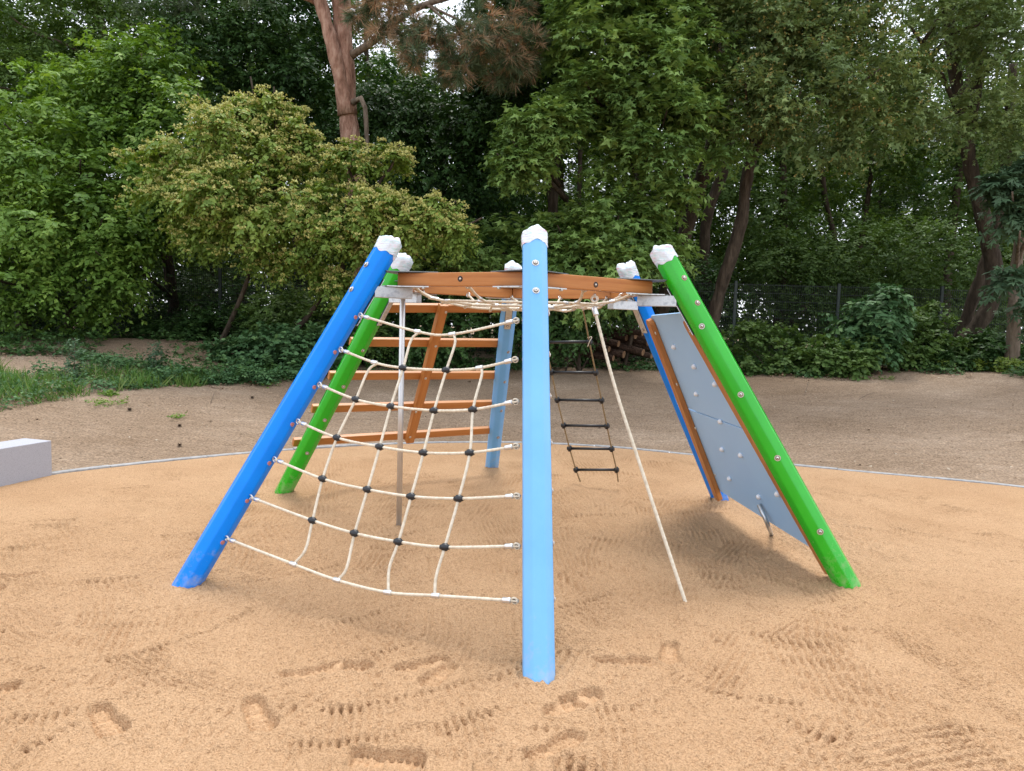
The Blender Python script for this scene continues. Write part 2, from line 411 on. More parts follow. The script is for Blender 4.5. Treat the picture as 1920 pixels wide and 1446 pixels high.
# -> stones of about one metre, slightly uneven
tot = 0; cuts = [0]
cx = SC[0] + gr * np.cos(ga); cyy = SC[1] + gr * np.sin(ga)
sl = np.concatenate([[0], np.cumsum(np.hypot(np.diff(cx), np.diff(cyy)))])
nst = int(sl[-1] / 1.0)
for k in range(nst):
    s0, s1 = sl[-1] * k / nst + .004, sl[-1] * (k + 1) / nst - .004
    jz = random.uniform(-.006, .006)
    b = MB(); V = []; n = 4
    for q in np.linspace(s0, s1, n):
        a = np.interp(q, sl, ga); r = np.interp(a, ga, gr)
        for dr, z in ((-.030, -.1), (-.030, .022 + jz), (-.025, .027 + jz), (.045, .027 + jz), (.050, .022 + jz), (.050, -.1)):
            V.append((SC[0] + (r + dr) * math.cos(a), SC[1] + (r + dr) * math.sin(a), z))
    Fc = [(i * 6 + j, i * 6 + (j + 1) % 6, (i + 1) * 6 + (j + 1) % 6, (i + 1) * 6 + j) for i in range(n - 1) for j in range(6)]
    Fc += [tuple(range(6))[::-1], tuple((n - 1) * 6 + j for j in range(6))]
    b.add(V, Fc); b.build('kerb_stone', MAT['kerb'], kerb)

# ------------------------------------------------------------------ sand heightfield
def seg(a, b, h0, h1):
    """spacing grows from h0 at a to h1 at b"""
    out = [a]; 
    while out[-1] < b: 
        t = (out[-1] - a) / (b - a); out.append(out[-1] + h0 + (h1 - h0) * t)
    return out
xr = seg(0, 2.2, .0076, .0076)[:-1] + seg(2.2, 3.2, .0078, .016)[:-1] + seg(3.2, 9, .016, .09)
xs = np.array([-q for q in xr[:0:-1] if q < 7.2] + xr)
ys = np.array([-q for q in seg(-2.45, 5.0, .02, .6)[:0:-1]] + seg(2.5, 4.4, .0066, .010)[:-1] + seg(4.4, 10.4, .010, .045))
ys = np.unique(np.round(ys, 5))
X, Y = np.meshgrid(xs, ys)
H = .012 * n_big(np.stack([X, Y], -1)) + .006 * n_mid(np.stack([X, Y], -1))
tex = {}
def tile_noise(seed, beta):
    r = np.random.default_rng(seed); n = 1024
    f = np.fft.fftfreq(n); ff = np.hypot(f[:, None], f[None, :]); ff[0, 0] = 1
    g = np.fft.ifft2(np.fft.fft2(r.normal(size=(n, n))) * ff ** (-beta) * np.exp(-(ff / .33) ** 2) * (ff > 6 / n)).real
    return g / g.std()
TN = tile_noise(11, .75)
def tsample(T, X, Y, cell):
    u = X / cell; v = Y / cell; i = np.floor(u).astype(int); j = np.floor(v).astype(int); a = u - i; b = v - j; n = T.shape[0]
    g = lambda p, q: T[p % n, q % n]
    return g(i, j) * (1 - a) * (1 - b) + g(i + 1, j) * a * (1 - b) + g(i, j + 1) * (1 - a) * b + g(i + 1, j + 1) * a * b
CR = np.ones(X.shape)
wob = .5 + .5 * np.clip(tsample(TN, X + 40, Y, .06), -1, 1)
fade = np.clip(1.15 - (Y - 3) / 9, .35, 1)
def stroke(x0, y0, ang, L, w, sp=.04, depth=.008, pit=.014, curve=0., rs=None):
    """one pull of a rake: tines set in (row of pits) then grooves along the pull"""
    global H
    d = np.array([math.cos(ang), math.sin(ang)]); e = np.array([-d[1], d[0]])
    R = L + w
    jx = np.where((xs > x0 - R) & (xs < x0 + R))[0]; jy = np.where((ys > y0 - R) & (ys < y0 + R))[0]
    if len(jx) < 3 or len(jy) < 3: return
    sl_ = (slice(jy[0], jy[-1] + 1), slice(jx[0], jx[-1] + 1))
    x = X[sl_] - x0; y = Y[sl_] - y0
    u = x * d[0] + y * d[1]; v = x * e[0] + y * e[1]
    v = v + curve * u * u; v2 = v + .006 * np.sin(u * 9 + x0 * 7)
    u = u + .10 * np.sin(v * 2.2 + x0) + .3 * v * v
    m = sm(w / 2 - np.abs(v), 0, .05) * sm(u, -.01, .01) * (1 - sm(u, L * .75, L))
    g = (.5 + .5 * np.cos(2 * PI * v2 / sp)) ** 1.6
    ph = np.floor(v2 / sp + .5); rv = .55 + .45 * np.sin(ph * 12.9 + x0 * 5)
    body = g * depth * (.5 + .9 * wob[sl_]) * rv
    m2 = sm(w / 2 - np.abs(v), 0, .04)
    pits = 1.35 * np.exp(-((u - .012) / .0135) ** 2) * g ** 3.2 * pit * (.6 + .7 * rv) * m2
    ridge = np.exp(-((u + .028) / .022) ** 2) * .005 * m2
    H[sl_] = H[sl_] * (1 - .35 * m) - 2.6 * m * (body - .3 * depth) * (1 - .35 * sm(u, 0, L)) - 2.5 * pits + 1.5 * ridge
r_ = random.Random(5)
# the whole pit has been raked: patches of parallel grooves, each patch with its own direction
best = np.full(X.shape, 1e9); PH = np.zeros(X.shape); AM = np.zeros(X.shape); EDG = np.full(X.shape, 1e9)
xw = X + .12 * n_mid(np.stack([X, Y], -1)); yw = Y + .12 * n_mid(np.stack([Y, X], -1))
for k in range(120):
    cy_ = r_.uniform(1.6, 10.2); cx_ = r_.uniform(-1, 1) * (1.6 + cy_ * .8); side = math.tanh(cx_ / 1.5)
    a_ = math.radians(14 - 24 * (side * .5 + .5) + r_.gauss(0, 24)) + (PI / 2 if r_.random() < .45 else 0)
    u_ = (X - cx_) * math.cos(a_) + (Y - cy_) * math.sin(a_); v_ = -(X - cx_) * math.sin(a_) + (Y - cy_) * math.cos(a_)
    d_ = np.hypot((xw - cx_) * math.cos(a_) + (yw - cy_) * math.sin(a_), 1.5 * (-(xw - cx_) * math.sin(a_) + (yw - cy_) * math.cos(a_)))
    v_ = v_ + r_.uniform(-.35, .35) * u_ * u_; sp_ = r_.uniform(.034, .046)
    near_ = d_ < best; EDG = np.where(near_, best - d_, np.minimum(EDG, d_ - best)); best = np.where(near_, d_, best)
    PH = np.where(near_, v_ / sp_, PH); AM = np.where(near_, r_.uniform(.0035, .0085), AM)
H += -AM * sm(EDG, 0, .08) * (.35 + 1.1 * wob) * (.5 + .5 * np.cos(2 * PI * (PH + .15 * np.sin(X * 9) + .15 * np.sin(Y * 11)))) ** 1.5 * 1.8
for k in range(260):
    y0 = 2.3 + 7.4 * r_.random() ** 1.1; x0 = r_.uniform(-1, 1) * (1.3 + y0 * .75)
    side = math.tanh(x0 / 1.5)
    row = math.radians(14 - 24 * (side * .5 + .5) + r_.gauss(0, 16)) if r_.random() < .8 else r_.uniform(0, PI)
    ang = row - PI / 2 + (0 if r_.random() < .8 else PI)
    stroke(x0, y0, ang, r_.uniform(.35, 1.3), r_.uniform(.35, .85), sp=r_.uniform(.034, .05), depth=r_.uniform(.0030, .0066) * (1 + .10 * y0),
           pit=r_.uniform(.002, .013), curve=r_.uniform(-.25, .25))
# the clear rows of tine marks seen in the photograph: pixel of both row ends
for (xa, ya, xb, yb, L, pit) in [(600, 1232, 805, 1192, .5, .018), (885, 1272, 950, 1272, .4, .016), (815, 1368, 945, 1328, .35, .02),
        (1040, 1140, 1175, 1118, .5, .016), (1310, 1312, 1520, 1340, 1.1, .016), (1275, 1150, 1345, 1160, 1.3, .010), (0, 1398, 120, 1340, .3, .018),
        (120, 1335, 250, 1265, .35, .012), (250, 1215, 470, 1132, .4, .012), (0, 1030, 130, 1015, .4, .012), (60, 1100, 265, 1070, .5, .013),
        (440, 1085, 640, 1050, .45, .016), (1500, 1150, 1650, 1165, .8, .009), (1850, 1045, 1925, 1050, .4, .016), (1290, 1075, 1370, 1090, .4, .010),
        (1560, 990, 1750, 1005, .6, .008), (1080, 975, 1400, 960, .6, .016), (1100, 1010, 1300, 1030, .6, .014), (560, 1165, 760, 1130, .5, .01),
        (870, 930, 1010, 915, .4, .012), (1720, 1140, 1900, 1170, .8, .008), (640, 1010, 860, 985, .5, .01)]:
    a = gnd(xa, ya)[:2]; b = gnd(xb, yb)[:2]; d = b - a; w = np.hypot(*d)
    # stroke row is across the pull; pull towards the camera
    ang = math.atan2(d[1], d[0]) - PI / 2
    c = (a + b) / 2
    stroke(c[0], c[1], ang, L, w, sp=.042, depth=.0065, pit=pit * .85, curve=r_.uniform(-.1, .1))
def footprint(px0, px1, depth=.040, wd=.114, ln=None, press=1.):
    """heel pixel, toe pixel"""
    global H
    a = gnd(*px0)[:2]; b = gnd(*px1)[:2]; L = np.hypot(*(b - a)) if ln is None else ln; d = (b - a) / np.hypot(*(b - a)); e = np.array([-d[1], d[0]])
    c = (a + b) / 2 if ln is None else a + d * L / 2
    jx = np.where(np.abs(xs - c[0]) < .4)[0]; jy = np.where(np.abs(ys - c[1]) < .4)[0]
    if len(jx) < 3 or len(jy) < 3: return
    s2 = (slice(jy[0], jy[-1] + 1), slice(jx[0], jx[-1] + 1))
    x = X[s2] - c[0]; y = Y[s2] - c[1]
    u = (x * d[0] + y * d[1]) / L + .5; v = (x * e[0] + y * e[1])
    uu = np.clip(u, 0, 1)
    hw = np.interp(uu, [0, .04, .12, .25, .42, .58, .72, .85, .95, 1.0], [.0, .024, .036, .038, .036, .042, .048, .044, .030, 0.]) * wd / .098
    v = v + .010 * np.sin(uu * 3.3)
    ds = hw - np.abs(v); ds = np.where((u < 0) | (u > 1), -np.hypot(np.maximum(0, np.maximum(-u, u - 1)) * L, v) , ds)
    ds = ds + .0015 * (wob[s2] - .5)
    inside = sm(ds, -.005, .004)
    tread = .5 + .5 * np.cos(2 * PI * (u * L + .25 * np.abs(v)) / .030)
    cross_ = np.exp(-((np.abs(v) - .014) / .004) ** 2)
    lug = np.where((uu > .34) & (uu < .46), 0, 1)
    dp = depth * (.62 + .6 * np.abs(u - .42))
    tgt = -dp - .008 * sm(ds, .020, .004) * sm(ds, -.004, .004) + .016 * lug * np.maximum(sm(tread, .62, .9), cross_) + .0010 * wob[s2]
    low = H[s2]
    base = float(np.mean(low[inside > .5])) if (inside > .5).any() else 0.
    calm = sm(ds, -.07, -.01); low = low * (1 - .75 * calm) + base * .75 * calm
    H[s2] = low * (1 - inside) + inside * (base + tgt - .004) + .013 * np.exp(-((ds + .022) / .014) ** 2) * press * (.4 + .9 * wob[s2])
    CR[s2] = np.minimum(CR[s2], 1 - .93 * sm(ds, -.004, .004))
for q in [((182, 1324), (226, 1382)), ((472, 1308), (504, 1374)), ((520, 1268), (652, 1247)), ((735, 1260), (842, 1236)), ((852, 1246), (795, 1294)),
          ((1112, 1240), (1232, 1242)), ((1258, 1206), (1258, 1252)), ((1020, 1338), (1126, 1298)), ((985, 1425), (1092, 1372)), ((655, 1418), (800, 1436)),
          ((-20, 1088), (85, 1075)), ((-60, 1112), (15, 1104)), ((-40, 1292), (40, 1284)), ((895, 1450), (960, 1500)), ((640, 1248), (700, 1252)), ((1060, 1300),(1095, 1330))]:
    footprint(*q)
# a line scratched from the front post towards the lower left
a = gnd(880, 1420)[:2]; b = gnd(985, 1300)[:2]; d = nrm(b - a); L = np.hypot(*(b - a))
u = (X - a[0]) * d[0] + (Y - a[1]) * d[1]; v = -(X - a[0]) * d[1] + (Y - a[1]) * d[0]; v = v + .01 * np.sin(u * 14)
H += sm(u, 0, .05) * (1 - sm(u, L - .05, L)) * (-.007 * np.exp(-(v / .012) ** 2) + .004 * np.exp(-((np.abs(v) - .03) / .012) ** 2))
# heaps round the post feet, a hollow under the wall
for n in NAMES:
    d2 = np.hypot(X - BASE[n][0], Y - BASE[n][1])
    H += .030 * np.exp(-((d2 - .10) / .05) ** 2) * (.1 + 1.1 * wob) - .006 * np.exp(-((d2 - .35) / .15) ** 2)
H += -.03 * np.exp(-(((X - 1.75) / .45) ** 2 + ((Y - 5.6) / .8) ** 2)) + .05 * np.exp(-(((X - .9) / .5) ** 2 + ((Y - 3.0) / .5) ** 2)) * 0
# crumbly grain
H += CR * fade * (.0044 * tsample(TN, X, Y, .0044) + .0036 * tsample(TN, X + 3, Y + 9, .0105) + .0022 * tsample(TN, X + 3, Y + 2, .027))
RH = np.hypot(X - SC[0], Y - SC[1]); ER = edge_r(X, Y)
H = H * (1 - sm(RH - ER, -.5, 0) * .85) + .012 * sm(RH - ER, -.4, 0)
ok = RH < ER - .0
id_ = np.full(X.shape, -1); okn = ok.copy()
Vs = np.stack([X, Y, H], -1)
i0 = np.arange(X.size).reshape(X.shape)
cell = ok[:-1, :-1] & ok[1:, :-1] & ok[:-1, 1:] & ok[1:, 1:]
Qs = np.stack([i0[:-1, :-1], i0[:-1, 1:], i0[1:, 1:], i0[1:, :-1]], -1)[cell]
used = np.zeros(X.size, bool); used[Qs.ravel()] = True
remap = np.cumsum(used) - 1
sand = grid_obj('sand', Vs.reshape(-1, 3)[used], remap[Qs], MAT['sand']); sand['kind'] = 'structure'
at_ = sand.data.attributes.new('loose', 'FLOAT', 'POINT'); at_.data.foreach_set('value', CR.ravel()[used].astype(np.float32))
print('sand quads', len(Qs))
# coarse backing so that no gap shows between the fine grid's stepped rim and the kerb
Vb = [(SC[0], SC[1], -.02)] + [(SC[0] + (r - .0) * math.cos(a), SC[1] + (r - .0) * math.sin(a), .006) for a, r in zip(ga[:-1:4], gr[:-1:4])]
Vb += [(SC[0] + (r - .35) * math.cos(a), SC[1] + (r - .35) * math.sin(a), -.03) for a, r in zip(ga[:-1:4], gr[:-1:4])]
n = len(ga[:-1:4]); me = bpy.data.meshes.new('sand_rim')
me.from_pydata(Vb[1:], [], [(i, (i + 1) % n, n + (i + 1) % n, n + i) for i in range(n)]); me.materials.append(MAT['sand'])
o = bpy.data.objects.new('sand_rim', me); link(o, sand)
def sand_z(x, y):
    i = np.clip(np.searchsorted(ys, y), 0, len(ys) - 1); j = np.clip(np.searchsorted(xs, x), 0, len(xs) - 1); return float(H[i, j])

# ------------------------------------------------------------------ climbing frame
frame = empty('playground_climber', (HC[0], HC[1], 0), 'six-sided climbing frame of slanted blue, light blue and green posts with orange wooden ring', 'climbing frame')
COLS = dict(F='lightblue', FL='blue', BL='green', B='lightblue', BR='blue', FR='green')
LBL = dict(F='light blue post in front, nearest the camera', FL='bright blue post at the left with the net tied to it', BL='green post at the left behind the blue one',
           B='light blue post at the back', BR='bright blue post behind the climbing panel', FR='green post at the right beside the climbing panel')
def ring_dir(n):
    m = (BASE[n] + TOP[n]) / 2 - HC; m[2] = 0; return nrm(m)
POST = {}
def post(n):
    ax = nrm(TOP[n] - BASE[n]); out = ring_dir(n); out = nrm(out - ax * (out @ ax)); sd_ = np.cross(ax, out)
    p0 = BASE[n] - ax * .25; p1 = TOP[n] - ax * .060
    # octagonal section with rounded corners, flat side outwards
    prof = []
    ap = PR
    for k in range(8):
        for j in (-1, 0, 1):
            q = (k + .5) * PI / 4 + j * .10
            r = ap / math.cos(PI / 8) * (.985 if j == 0 else .993)
            if j: 
                # point on the flat near the corner
                fa = (k + .5) * PI / 4 + (j * PI / 8); r = ap / math.cos(q - fa)
            prof.append((r * math.cos(q), r * math.sin(q)))
    b = MB(); V = []; NS = 7
    L = np.linalg.norm(p1 - p0)
    for i, fr_ in enumerate((0, .005, .2, .4, .6, .8, .995, 1)):
        c = p0 + ax * L * fr_
        for (a_, b_) in prof: V.append(c + out * a_ + sd_ * b_)
    m = len(prof)
    Fc = [(i * m + k, i * m + (k + 1) % m, (i + 1) * m + (k + 1) % m, (i + 1) * m + k) for i in range(NS) for k in range(m)]
    b.add(V, Fc, True); b.f += [tuple(range(m))[::-1], tuple(NS * m + k for k in range(m))]; b.sm += [False, False]
    o = b.build('post', MAT[COLS[n]], frame, loc=BASE[n], label=LBL[n])
    POST[n] = (o, ax, out, sd_)
    # film wrapped over the head
    b = MB(); rn = np.random.default_rng(ord(n[0]) * 7 + len(n)); V = []; NK = 40
    
    prof2 = [(-.098, PR * 1.03), (-.090, PR * 1.055), (-.078, PR * 1.04), (-.064, PR * 1.07), (-.050, PR * 1.05), (-.036, PR * 1.075), (-.022, PR * 1.055), (-.008, PR * 1.08), (.008, PR * 1.05), (.022, PR * .84), (.028, PR * .6), (.025, PR * .4), (.024, PR * .2), (.022, 0.001)]
    ph = rn.uniform(0, 6, 8)
    for h, r in prof2:
        for k in range(NK):
            q = 2 * PI * k / NK
            octr = 1 / max(math.cos(((q + PI / 8) % (PI / 4)) - PI / 8), .9)
            w = 1 + .018 * math.sin(5 * q + ph[0] + h * 40) + .014 * math.sin(11 * q + ph[1] - h * 60) + .01 * math.sin(17 * q + ph[2] + h * 90)
            hh = h + (.010 * math.sin(3 * q + ph[3]) + .006 * math.sin(7 * q + ph[4]) if h < -.088 else .003 * math.sin(2 * q + ph[3] + h * 50))
            if h > 0: hh += .022 * (r / PR) * (.6 * math.sin(2 * q + ph[5]) + .35 * math.sin(5 * q + ph[6]) + .2 * math.sin(9 * q + ph[1])) * min(1, h / .02) + .010 * math.sin(q + ph[7])
            V.append(TOP[n] + ax * (hh - .02) + (out * math.cos(q) + sd_ * math.sin(q)) * r * w * octr)
    m = NK
    Fc = [(i * m + k, i * m + (k + 1) % m, (i + 1) * m + (k + 1) % m, (i + 1) * m + k) for i in range(len(prof2) - 1) for k in range(m)]
    b.add(V, Fc, True); b.f.append(tuple((len(prof2) - 1) * m + k for k in range(m))); b.sm.append(True)
    w = b.build('plastic_wrap', MAT['wrap'], o, loc=TOP[n])
    return o
for n in NAMES: post(n)

def bolt_mesh(c, d, parent, r=.022, name='bolt', cap='washer', ring='pinkring'):
    """washer, ring and domed head at surface point c facing d"""
    b = MB(); d = nrm(d); c = np.asarray(c, float); b.lathe(c, d, [(r, -.004), (r * 1.03, .001), (r, .0035)], 18, smooth=False)
    b.cur = 1; b.lathe(c + d * .0036, d, [(r * .70, 0), (r * .70, .0008)], 14, smooth=False)
    b.cur = 2; b.lathe(c + d * .0045, d, [(r * .56, 0), (r * .54, .005), (r * .36, .0075)], 12)
    b.cur = 1; b.lathe(c + d * .0122, d, [(r * .2, 0), (r * .2, .0006)], 8, smooth=False)
    return b.build(name, [MAT[cap], MAT['boltdark'], MAT['washer']], parent, loc=c)
def on_post(n, px, py):
    """surface point of the post on this line of sight"""
    o, ax, out, sd_ = POST[n]; d = nrm(ray(px, py)); w = CAM - BASE[n]
    d1 = d - ax * (d @ ax); w1 = w - ax * (w @ ax); r = PR + .001
    a = d1 @ d1; b = 2 * d1 @ w1; c = w1 @ w1 - r * r; D = b * b - 4 * a * c
    t = (-b - math.sqrt(max(D, 0))) / 2 / a
    p = CAM + d * t; q = BASE[n] + ax * ((p - BASE[n]) @ ax); return p, nrm(p - q)
def snap_oct(n, p, d):
    """push a surface point out to the flat of the octagon, facing the flat"""
    o, ax, out, sd_ = POST[n]; q = math.atan2(d @ sd_, d @ out); f = round(q / (PI / 4)) * PI / 4
    nf = out * math.cos(f) + sd_ * math.sin(f); c = BASE[n] + ax * ((p - BASE[n]) @ ax)
    tang = (p - c) - nf * ((p - c) @ nf) ; return c + nf * PR + tang, nf
for n, pts, cap, r in [('F', [(1004, 493), (1005, 545)], 'washer', .021), ('FR', [(1316, 612), (1389, 740), (1458, 859), (1538, 997)], 'washer', .02),
                 ('FR', [(1283, 521), (1308, 568)], 'boltcap', .02), ('FL', [(687, 497), (659, 543)], 'washer', .021),
                 ('BL', [(718, 588), (680, 657), (644, 725), (609, 788), (576, 850)], 'boltcap', .017), ('B', [(953, 660), (946, 716), (940, 770), (934, 820)], 'boltcap', .016)]:
    for q in pts:
        p, d = on_post(n, *q)
        p, d = snap_oct(n, p, d); bolt_mesh(p, d, POST[n][0], r, cap=cap)
# eye nuts on the right hand side of the front post
for py in (586, 663, 741, 828, 918, 1017, 1122):
    c = axis_at_py('F', py); ax = POST['F'][1]; d = nrm(np.array([1, .25, 0])); d = nrm(d - ax * (d @ ax))
    bolt_mesh(c + d * (PR + .001), d, POST['F'][0], .021, cap='boltcap')

# --- ring of beams
ZB0, ZB1 = 1.855, 1.945
TH = .09
cor = {n: axis_at_z(n, 1.9) for n in NAMES}
def inward(n): v = HC - cor[n]; v[2] = 0; return nrm(v)
outer = {n: cor[n] + inward(n) * .205 for n in NAMES}
inner = {n: cor[n] + inward(n) * (.205 + TH / math.cos(PI / 6)) for n in NAMES}
BEAMS = {}
for k in range(6):
    a, b = NAMES[k], NAMES[(k + 1) % 6]
    dd = nrm(outer[b] - outer[a]); g = dd * .002
    P = [outer[a] + g, outer[b] - g, inner[b] - g, inner[a] + g]
    P = [np.array([p[0], p[1], ZB0]) for p in P]
    mb = MB(); mb.prism(P, np.array([0, 0, ZB1 - ZB0]))
    ang = math.atan2(dd[1], dd[0])
    wm = bpy.data.materials.get('ring_wood_%d' % k) or wood_mat('ring_wood_%d' % k, *WC, (1, 1, 1))
    # grain runs along the beam
    mp = [q for q in wm.node_tree.nodes if q.type == 'MAPPING'][0]; mp.vector_type = 'TEXTURE'
    mp.inputs['Rotation'].default_value = (0, 0, ang); mp.inputs['Scale'].default_value = (3.2, .13, .13)
    o = mb.build('beam', wm, frame, bevel=.005, loc=(P[0] + P[1]) / 2)
    BEAMS[k] = o
    # bolt on the outer face; the black disc paints its dark hole
    nf = nrm(np.cross(dd, [0, 0, 1.])); mid = (P[0] + P[1]) / 2 + np.array([0, 0, .048])
    if (mid - HC) @ nf < 0: nf = -nf
    if k in (0, 5):
        px = {0: (863, 523), 5: (1117, 534)}[k]; mid = onplane(*px, mid, nf)
    mb = MB(); mb.lathe(mid, nf, [(.019, -.002), (.019, .0015), (.0125, .0015), (.0125, -.0)], 16); mb.build('bolt_hole_shade', MAT['black'], o, loc=mid)
    mb = MB(); mb.lathe(mid, nf, [(.008, 0), (.008, .004), (.004, .006)], 10); mb.build('bolt', MAT['washer'], o, loc=mid)
# --- brackets
for n in NAMES:
    iw = inward(n); sdv = np.array([-iw[1], iw[0], 0]); c = cor[n]; ax = POST[n][1]
    z3 = np.array([0, 0, 1.])
    def at_r(r, z, s=0): q = axis_at_z(n, z); return q + iw * r + sdv * s
    hd = empty_part = bpy.data.objects.new('bracket', None); link(hd, frame); hd.location = Vector(c) - frame.location
    mb = MB(); P = [at_r(PR * .9, ZB1, .06), at_r(.14, ZB1, .075), at_r(.36, ZB1, .255), at_r(.36, ZB1, -.255), at_r(.14, ZB1, -.075), at_r(PR * .9, ZB1, -.06)]
    mb.prism([p + z3 * .001 - z3 * (p[2] - ZB1) for p in P], z3 * .007); mb.build('top_plate', MAT['plate'], hd, bevel=.0015)
    mb = MB(); P = [at_r(.13, ZB0, .05), at_r(.22, ZB0, .08), at_r(.35, ZB0, .24), at_r(.35, ZB0, .17), at_r(.35, ZB0, -.17), at_r(.35, ZB0, -.24), at_r(.22, ZB0, -.08), at_r(.13, ZB0, -.05)]
    mb.prism([np.array([p[0], p[1], ZB0 - .009]) for p in P], z3 * .008); mb.build('bottom_plate', MAT['galv'], hd, bevel=.001)
    # channel under the ring
    mb = MB(); zc = ZB0 - .047
    p0 = at_r(PR + .006, zc); p1 = axis_at_z(n, ZB0) + iw * .33; p1[2] = zc; cc = (p0 + p1) / 2; hl = np.linalg.norm(p1 - p0) / 2
    for s in (-1, 1): mb.box(cc + sdv * s * .034, iw * hl, sdv * .003, z3 * .036)
    mb.box(cc - z3 * .035, iw * (hl - .001), sdv * .0305, z3 * .003)
    mb.box(p1 - iw * .002, iw * .003, sdv * .0305, z3 * .0355)
    mb.build('channel', MAT['galv'], hd, bevel=.001)
    # strap along the post, with dark rubber behind
    q0 = axis_at_z(n, ZB1 - .01); q1 = axis_at_z(n, 1.62); nn = nrm(iw - ax * (iw @ ax)); hl = np.linalg.norm(q0 - q1) / 2; cc = (q0 + q1) / 2
    mb = MB(); mb.box(cc + nn * (PR + .0045), ax * (hl - .004), sdv * .034, nn * .003); mb.build('rubber_pad', MAT['black'], hd)
    mb = MB(); mb.box(cc + nn * (PR + .011), ax * hl, sdv * .03, nn * .003); mb.build('strap', MAT['galv'], hd, bevel=.001)
    bp = q1 + ax * .035 + nn * (PR + .0145); bolt_mesh(bp, nn, hd, .014, cap='boltcap')
    mb = MB()
    for s in (-.2, .2):
        c2 = at_r(.33, ZB0, s); c2[2] = ZB0 - .010; mb.lathe(c2, -z3, [(.012, 0), (.012, .008), (.007, .012)], 8)
    mb.build('screw_heads', MAT['washer'], hd)['kind'] = 'stuff'

# --- ladder wall of planks between the back left and back posts
def side_plane(a, b, off_a=0., off_b=0.):
    """plane through two leaning posts, pushed outwards"""
    ma, mb_ = axis_at_z(a, .9), axis_at_z(b, .9); al = nrm(mb_ - ma)
    up_ = nrm(nrm(TOP[a] - BASE[a]) + nrm(TOP[b] - BASE[b])); n = nrm(np.cross(al, up_))
    if n @ ((ma + mb_) / 2 - np.array([HC[0], HC[1], .9])) < 0: n = -n
    pa = ma + n * off_a; pb = mb_ + n * off_b; al = nrm(pb - pa); n2 = nrm(np.cross(al, up_)); n2 = n2 if n2 @ n > 0 else -n2
    up2 = np.cross(n2, al); up2 = up2 if up2[2] > 0 else -up2
    return pa, al, up2, n2
def wood_dir(name, d):
    m = wood_mat(name, *WC, (1, 1, 1)); mp = [q for q in m.node_tree.nodes if q.type == 'MAPPING'][0]; mp.vector_type = 'TEXTURE'
    q = Vector(d).to_track_quat('X', 'Z').to_euler(); mp.inputs['Rotation'].default_value = q; mp.inputs['Scale'].default_value = (3.2, .13, .13); return m
P0, AL, UPV, NV = side_plane('BL', 'B', .095, .03)
WPL = wood_dir('plank_wood', AL)
for (x0, y0, x1, y1) in [(700, 577, 941, 578), (656, 641, 936, 643), (616, 704, 929, 703), (584, 766, 923, 757), (549, 829, 919, 806)]:
    a = onplane(x0, y0, P0, NV); b = onplane(x1, y1, P0, NV); d = nrm(b - a); u = nrm(np.cross(NV, d)); u = u if u[2] > 0 else -u
    mb = MB(); mb.box((a + b) / 2, (b - a) / 2, u * .039, NV * .0225)
    o = mb.build('rung_plank', WPL, frame, bevel=.006, loc=(a + b) / 2)
    # red washer where it meets the back post
    mb = MB(); mb.lathe(b, d, [(.03, 0), (.03, .012)], 14); mb.build('red_washer', MAT['pinkring'], o, loc=b)
Pc = P0 - NV * .055
a = onplane(832, 571, Pc, NV); b = onplane(767, 828, Pc, NV); d = nrm(a - b); w = nrm(np.cross(d, NV))
mb = MB(); mb.box((a + b) / 2, (a - b) / 2, w * .042, NV * .0315)
cb = mb.build('centre_beam', wood_dir('centre_wood', d), frame, bevel=.006, loc=(a + b) / 2)
for q in [(838, 586), (819, 650), (800, 710), (782, 773), (771, 820)]:
    p = onplane(q[0] - 2, q[1], Pc - NV * .0315, NV); p = p if abs((p - (a + b) / 2) @ w) < .03 else p
    mb = MB(); mb.lathe(p, -NV, [(.013, -.001), (.013, .002), (.007, .004)], 12); mb.build('screw', MAT['washer'], cb, loc=p)

# --- climbing panel between the back right and front right posts
P1, AL1, UP1, N1 = side_plane('BR', 'FR', -.098, -.02)
WSB = None
def plate(pix, P, n, th, name, m, bev=0):
    pts = [onplane(*q, P, n) for q in pix]; mb = MB(); mb.prism(pts, n * th); return mb.build(name, m, frame, bevel=bev, loc=pts[0])
up_p = plate([(1221, 592), (1300, 585), (1403, 807), (1270, 758.6), (1217, 604)], P1, N1, .016, 'climbing_panel', MAT['panel'], .002)
lo_p = plate([(1271, 760.6), (1403, 808.6), (1540, 1040), (1366, 931), (1335, 912)], P1, N1, .016, 'climbing_panel', MAT['panel'], .002)
for q_ in [((1301, 769), (1403, 806))]:
    a = onplane(*q_[0], P1, N1); b = onplane(*q_[1], P1, N1); mb = MB(); mb.box((a + b) / 2 + N1 * .019, (b - a) / 2 * .97, nrm(np.cross(N1, b - a)) * .02, N1 * .002); mb.build('seam_darkener', MAT['black'], frame, loc=a)  # black strip added behind the seam to darken the gap
for i, q in enumerate([(1265, 650), (1303, 687), (1307, 738), (1342, 720), (1352, 790), (1355, 842), (1390, 853), (1369, 897), (1424, 931), (1459, 926)]):
    p = onplane(*q, P1, N1); mb = MB(); mb.lathe(p, -N1, [(.020, 0), (.021, .006), (.019, .016), (.012, .024), (.004, .027)], 14)
    mb.build('hold_cap', MAT['knob'], up_p if q[1] < 775 else lo_p, loc=p)
dl = nrm(onplane(1341, 935, P1 - N1 * .03, N1) - onplane(1226, 598, P1 - N1 * .03, N1))
WSB = wood_dir('side_board_wood', dl)
